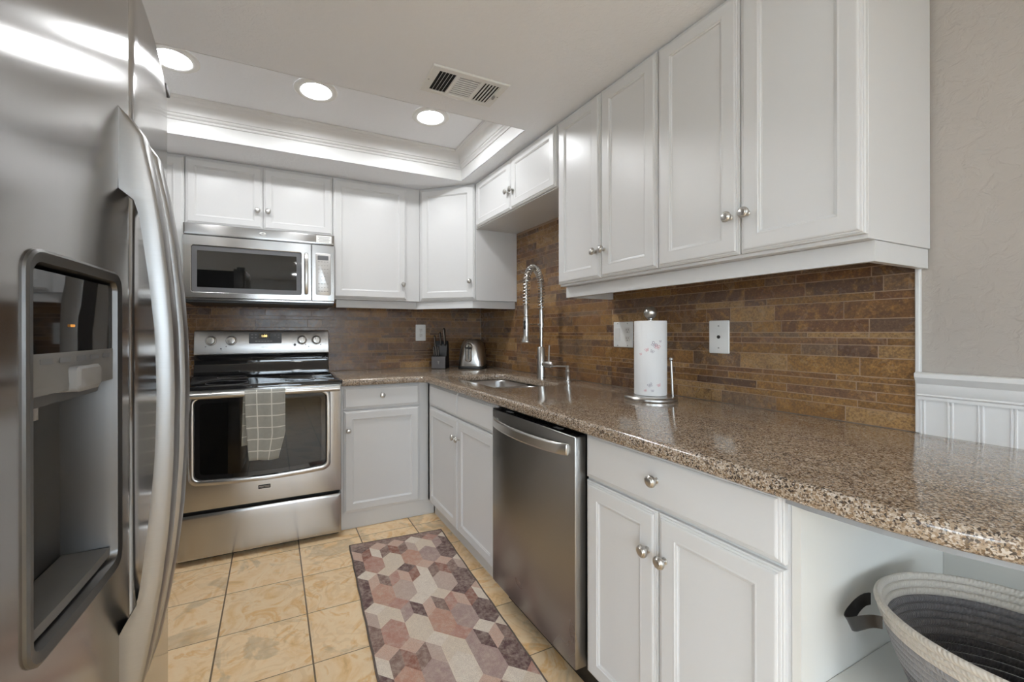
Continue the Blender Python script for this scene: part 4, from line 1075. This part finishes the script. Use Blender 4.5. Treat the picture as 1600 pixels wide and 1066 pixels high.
# ------------------------------------------------------------------ rug
def rug():
    ang = math.radians(-3.6); W_, L_ = .535, 1.42
    root = thing('kitchen_rug', 'narrow rug with pink, maroon and cream hexagon pattern on the tile floor', 'rug', (-1.240, -.820, 0.0))
    root.rotation_euler = (0, 0, ang)
    PAL = {'c': (.78, .66, .52), 'w': (.84, .74, .62), 'p': (.50, .25, .19), 'o': (.56, .30, .21), 'm': (.42, .29, .26), 'd': (.10, .042, .042), 'r': (.28, .095, .06), 'b': (.22, .125, .10), 's': (.66, .44, .34), 'g': (.56, .42, .35)}
    import itertools
    rnd = random.Random(11); m = MB(); m.color(PAL['c'])
    a = .094; ry = .1325; hh = ry * 2 / 3          # half height of a hexagon
    def clip(poly):
        def cut(P, f, inter):
            out = []
            for i in range(len(P)):
                p, q = P[i], P[(i + 1) % len(P)]
                if f(p): out.append(p)
                if f(p) != f(q): out.append(inter(p, q))
            return out
        for ax, lim, sg in ((0, 0, 1), (0, W_, -1), (1, -L_, 1), (1, 0, -1)):
            if not poly: return poly
            f = lambda p: sg * (p[ax] - lim) >= -1e-9
            def inter(p, q):
                t = (lim - p[ax]) / (q[ax] - p[ax]); return (p[0] + (q[0] - p[0]) * t, p[1] + (q[1] - p[1]) * t)
            poly = cut(poly, f, inter)
        return poly
    def face(poly, col):
        poly = clip(poly)
        if len(poly) < 3: return
        ar = sum(poly[i][0] * poly[(i + 1) % len(poly)][1] - poly[(i + 1) % len(poly)][0] * poly[i][1] for i in range(len(poly))) / 2
        if abs(ar) < 1e-6: return
        m.cc = PAL[col]
        vs = [m.bm.verts.new((p[0], p[1], .008)) for p in poly]
        if ar < 0: vs = vs[::-1]
        m._paint([m.bm.faces.new(vs)])
    HEXC = ['d', 'o', 'm', 'c', 'p', 'g']        # columns repeat the order of the photo
    ROWC = [['d', 'p', 'c', 'o', 'm', 'd'], ['d', 'o', 'g', 'w', 'g', 'd'], ['b', 'p', 'c', 'o', 'm', 'd'], ['d', 'o', 'm', 'w', 'm', 'd'], ['d', 'p', 'c', 'o', 'm', 'd'], ['b', 'o', 'g', 'w', 'g', 'd']]
    for r_ in range(-1, 12):
        y = -.245 - r_ * ry + ry * 0
        for c_ in range(-1, 8):
            x = c_ * a * 1.05 + (a * 1.05 / 2 if r_ % 2 else 0); hw = a * 1.05 / 2
            V = [(x, y + hh), (x - hw, y + hh / 2), (x - hw, y - hh / 2), (x, y - hh), (x + hw, y - hh / 2), (x + hw, y + hh / 2)]
            if r_ % 2 == 0:
                face(V, ROWC[(r_ // 2) % 6][c_ % 6])
            else:
                s = ((r_ - 1) // 2 * 3 + c_ * 2) % 7
                tri = [('w', 'd', 's'), ('s', 'r', 'b'), ('c', 'b', 'p'), ('w', 'g', 'c'), ('d', 's', 'r'), ('p', 'c', 'm'), ('s', 'w', 'b')][s]
                C_ = (x, y)
                face([V[0], V[1], C_, V[5]], tri[0]); face([V[1], V[2], V[3], C_], tri[1]); face([V[3], V[4], V[5], C_], tri[2])
    # body under the pattern
    m.cc = PAL['b']; m.box(.0005, W_ - .0005, -L_, 0, .0005, .0078)
    m.build('pile', M_RUG, root, smooth=False, local=True)
    bd = MB()
    k = [(0, 0), (W_, 0), (W_, -L_), (0, -L_)]
    for i in range(4):
        p, q = k[i], k[(i + 1) % 4]; n_ = 30
        bd.tube([(p[0] + (q[0] - p[0]) * t / n_ + (.0012 * math.sin(t * 1.7) if i % 2 else 0), p[1] + (q[1] - p[1]) * t / n_, .0052) for t in range(n_ + 1)], .0045, 8)
    bd.build('bound_edge', simple('rug_binding', (.13, .10, .085), .9), root, local=True)
rug()

# ------------------------------------------------------------------ ceiling fittings
def can(x, y, z, lab, grp):
    o = thing('recessed_light', lab, 'ceiling light', (x, y, z), grp)
    m = MB(); m.lathe([(.104, -.0004), (.104, -.005), (.098, -.010), (.080, -.012), (.072, -.009), (.0675, -.0025)], (x, y, z), (0, 0, 1), 48, False); m.build('trim_ring', M_WHITEP, o)
    m = MB(); m.lathe([(.068, -.0045), (.068, -.0035), (.0001, -.0035)], (x, y, z), (0, 0, 1), 40, False); m.build('lens', M_LENS, o)
    return o
can(-2.030, -1.000, ZT, 'leftmost round recessed ceiling light in the tray, partly behind the refrigerator', 'recessed lights in the tray ceiling')
can(-1.430, -1.003, ZT, 'middle round recessed ceiling light in the tray ceiling', 'recessed lights in the tray ceiling')
can(-.820, -1.000, ZT, 'rightmost round recessed ceiling light in the tray, nearest the vent', 'recessed lights in the tray ceiling')
for x, y in ((-1.25, -4.3), (-3.4, -4.3), (-1.25, -5.6), (-3.4, -5.6)):  # out-of-view lamps added to brighten the room
    can(x, y, ZC, 'added round recessed ceiling light in the living area, unseen behind the viewer', 'added recessed lights in the living area')

vx, vy = -.888, -1.607
v = thing('ceiling_vent', 'white rectangular ceiling air vent with three louver sections', 'vent', (vx, vy, ZC))
m = MB(); hw, hd = .172, .094
m.loft([[(vx + p, vy + q, ZC - d) for p, q in rrect(2 * (hw - i), 2 * (hd - i), .003, 2)] for i, d in ((0, .0005), (0, .003), (.004, .007), (.024, .008), (.026, .004))], False, False); m.build('frame', M_WHITEP, v)
MB().box(vx - .149, vx + .149, vy - .070, vy + .070, ZC - .0012, ZC - .0006).build('duct', M_DARK, v)
m = MB()
for xx in (-.145, -.055, .055, .145): MB().box(vx + xx - .008, vx + xx + .008, vy - .072, vy + .072, ZC - .008, ZC - .003).build('divider', M_WHITEP, v)
def slat(p0, p1, n_, tilt):
    m = MB(); p0, p1 = Vector(p0), Vector(p1); u = (p1 - p0).normalized(); s = u.cross(Vector((0, 0, 1))); w_ = .0056
    a = s * w_ * math.cos(tilt) + Vector((0, 0, w_ * math.sin(tilt)))
    t = Vector((0, 0, .0008))
    m.loft([[p - a + t, p + a + t, p + a - t, p - a - t] for p in (p0, p1)]); return m.build('louver', M_WHITEP, v)
for k in range(6):
    slat((vx - .136 + k * .0145, vy - .07, ZC - .0045), (vx - .136 + k * .0145, vy + .07, ZC - .0045), 1, .9)
    slat((vx + .064 + k * .0145, vy - .07, ZC - .0045), (vx + .064 + k * .0145, vy + .07, ZC - .0045), 1, .40)
for k in range(10): slat((vx - .047, vy - .063 + k * .014, ZC - .0045), (vx + .047, vy - .063 + k * .014, ZC - .0045), 1, -.12)
m = MB(); m.box(vx + .138, vx + .146, vy - .006, vy + .014, ZC - .016, ZC - .007); m.build('damper_lever', M_GREYP, v)
for xx in (-.160, .160): m = MB(); m.lathe([(.003, 0), (.003, -.001), (0, -.0012)], (vx + xx, vy, ZC - .0075), (0, 0, 1), 10); m.build('screw', M_GREYP, v)
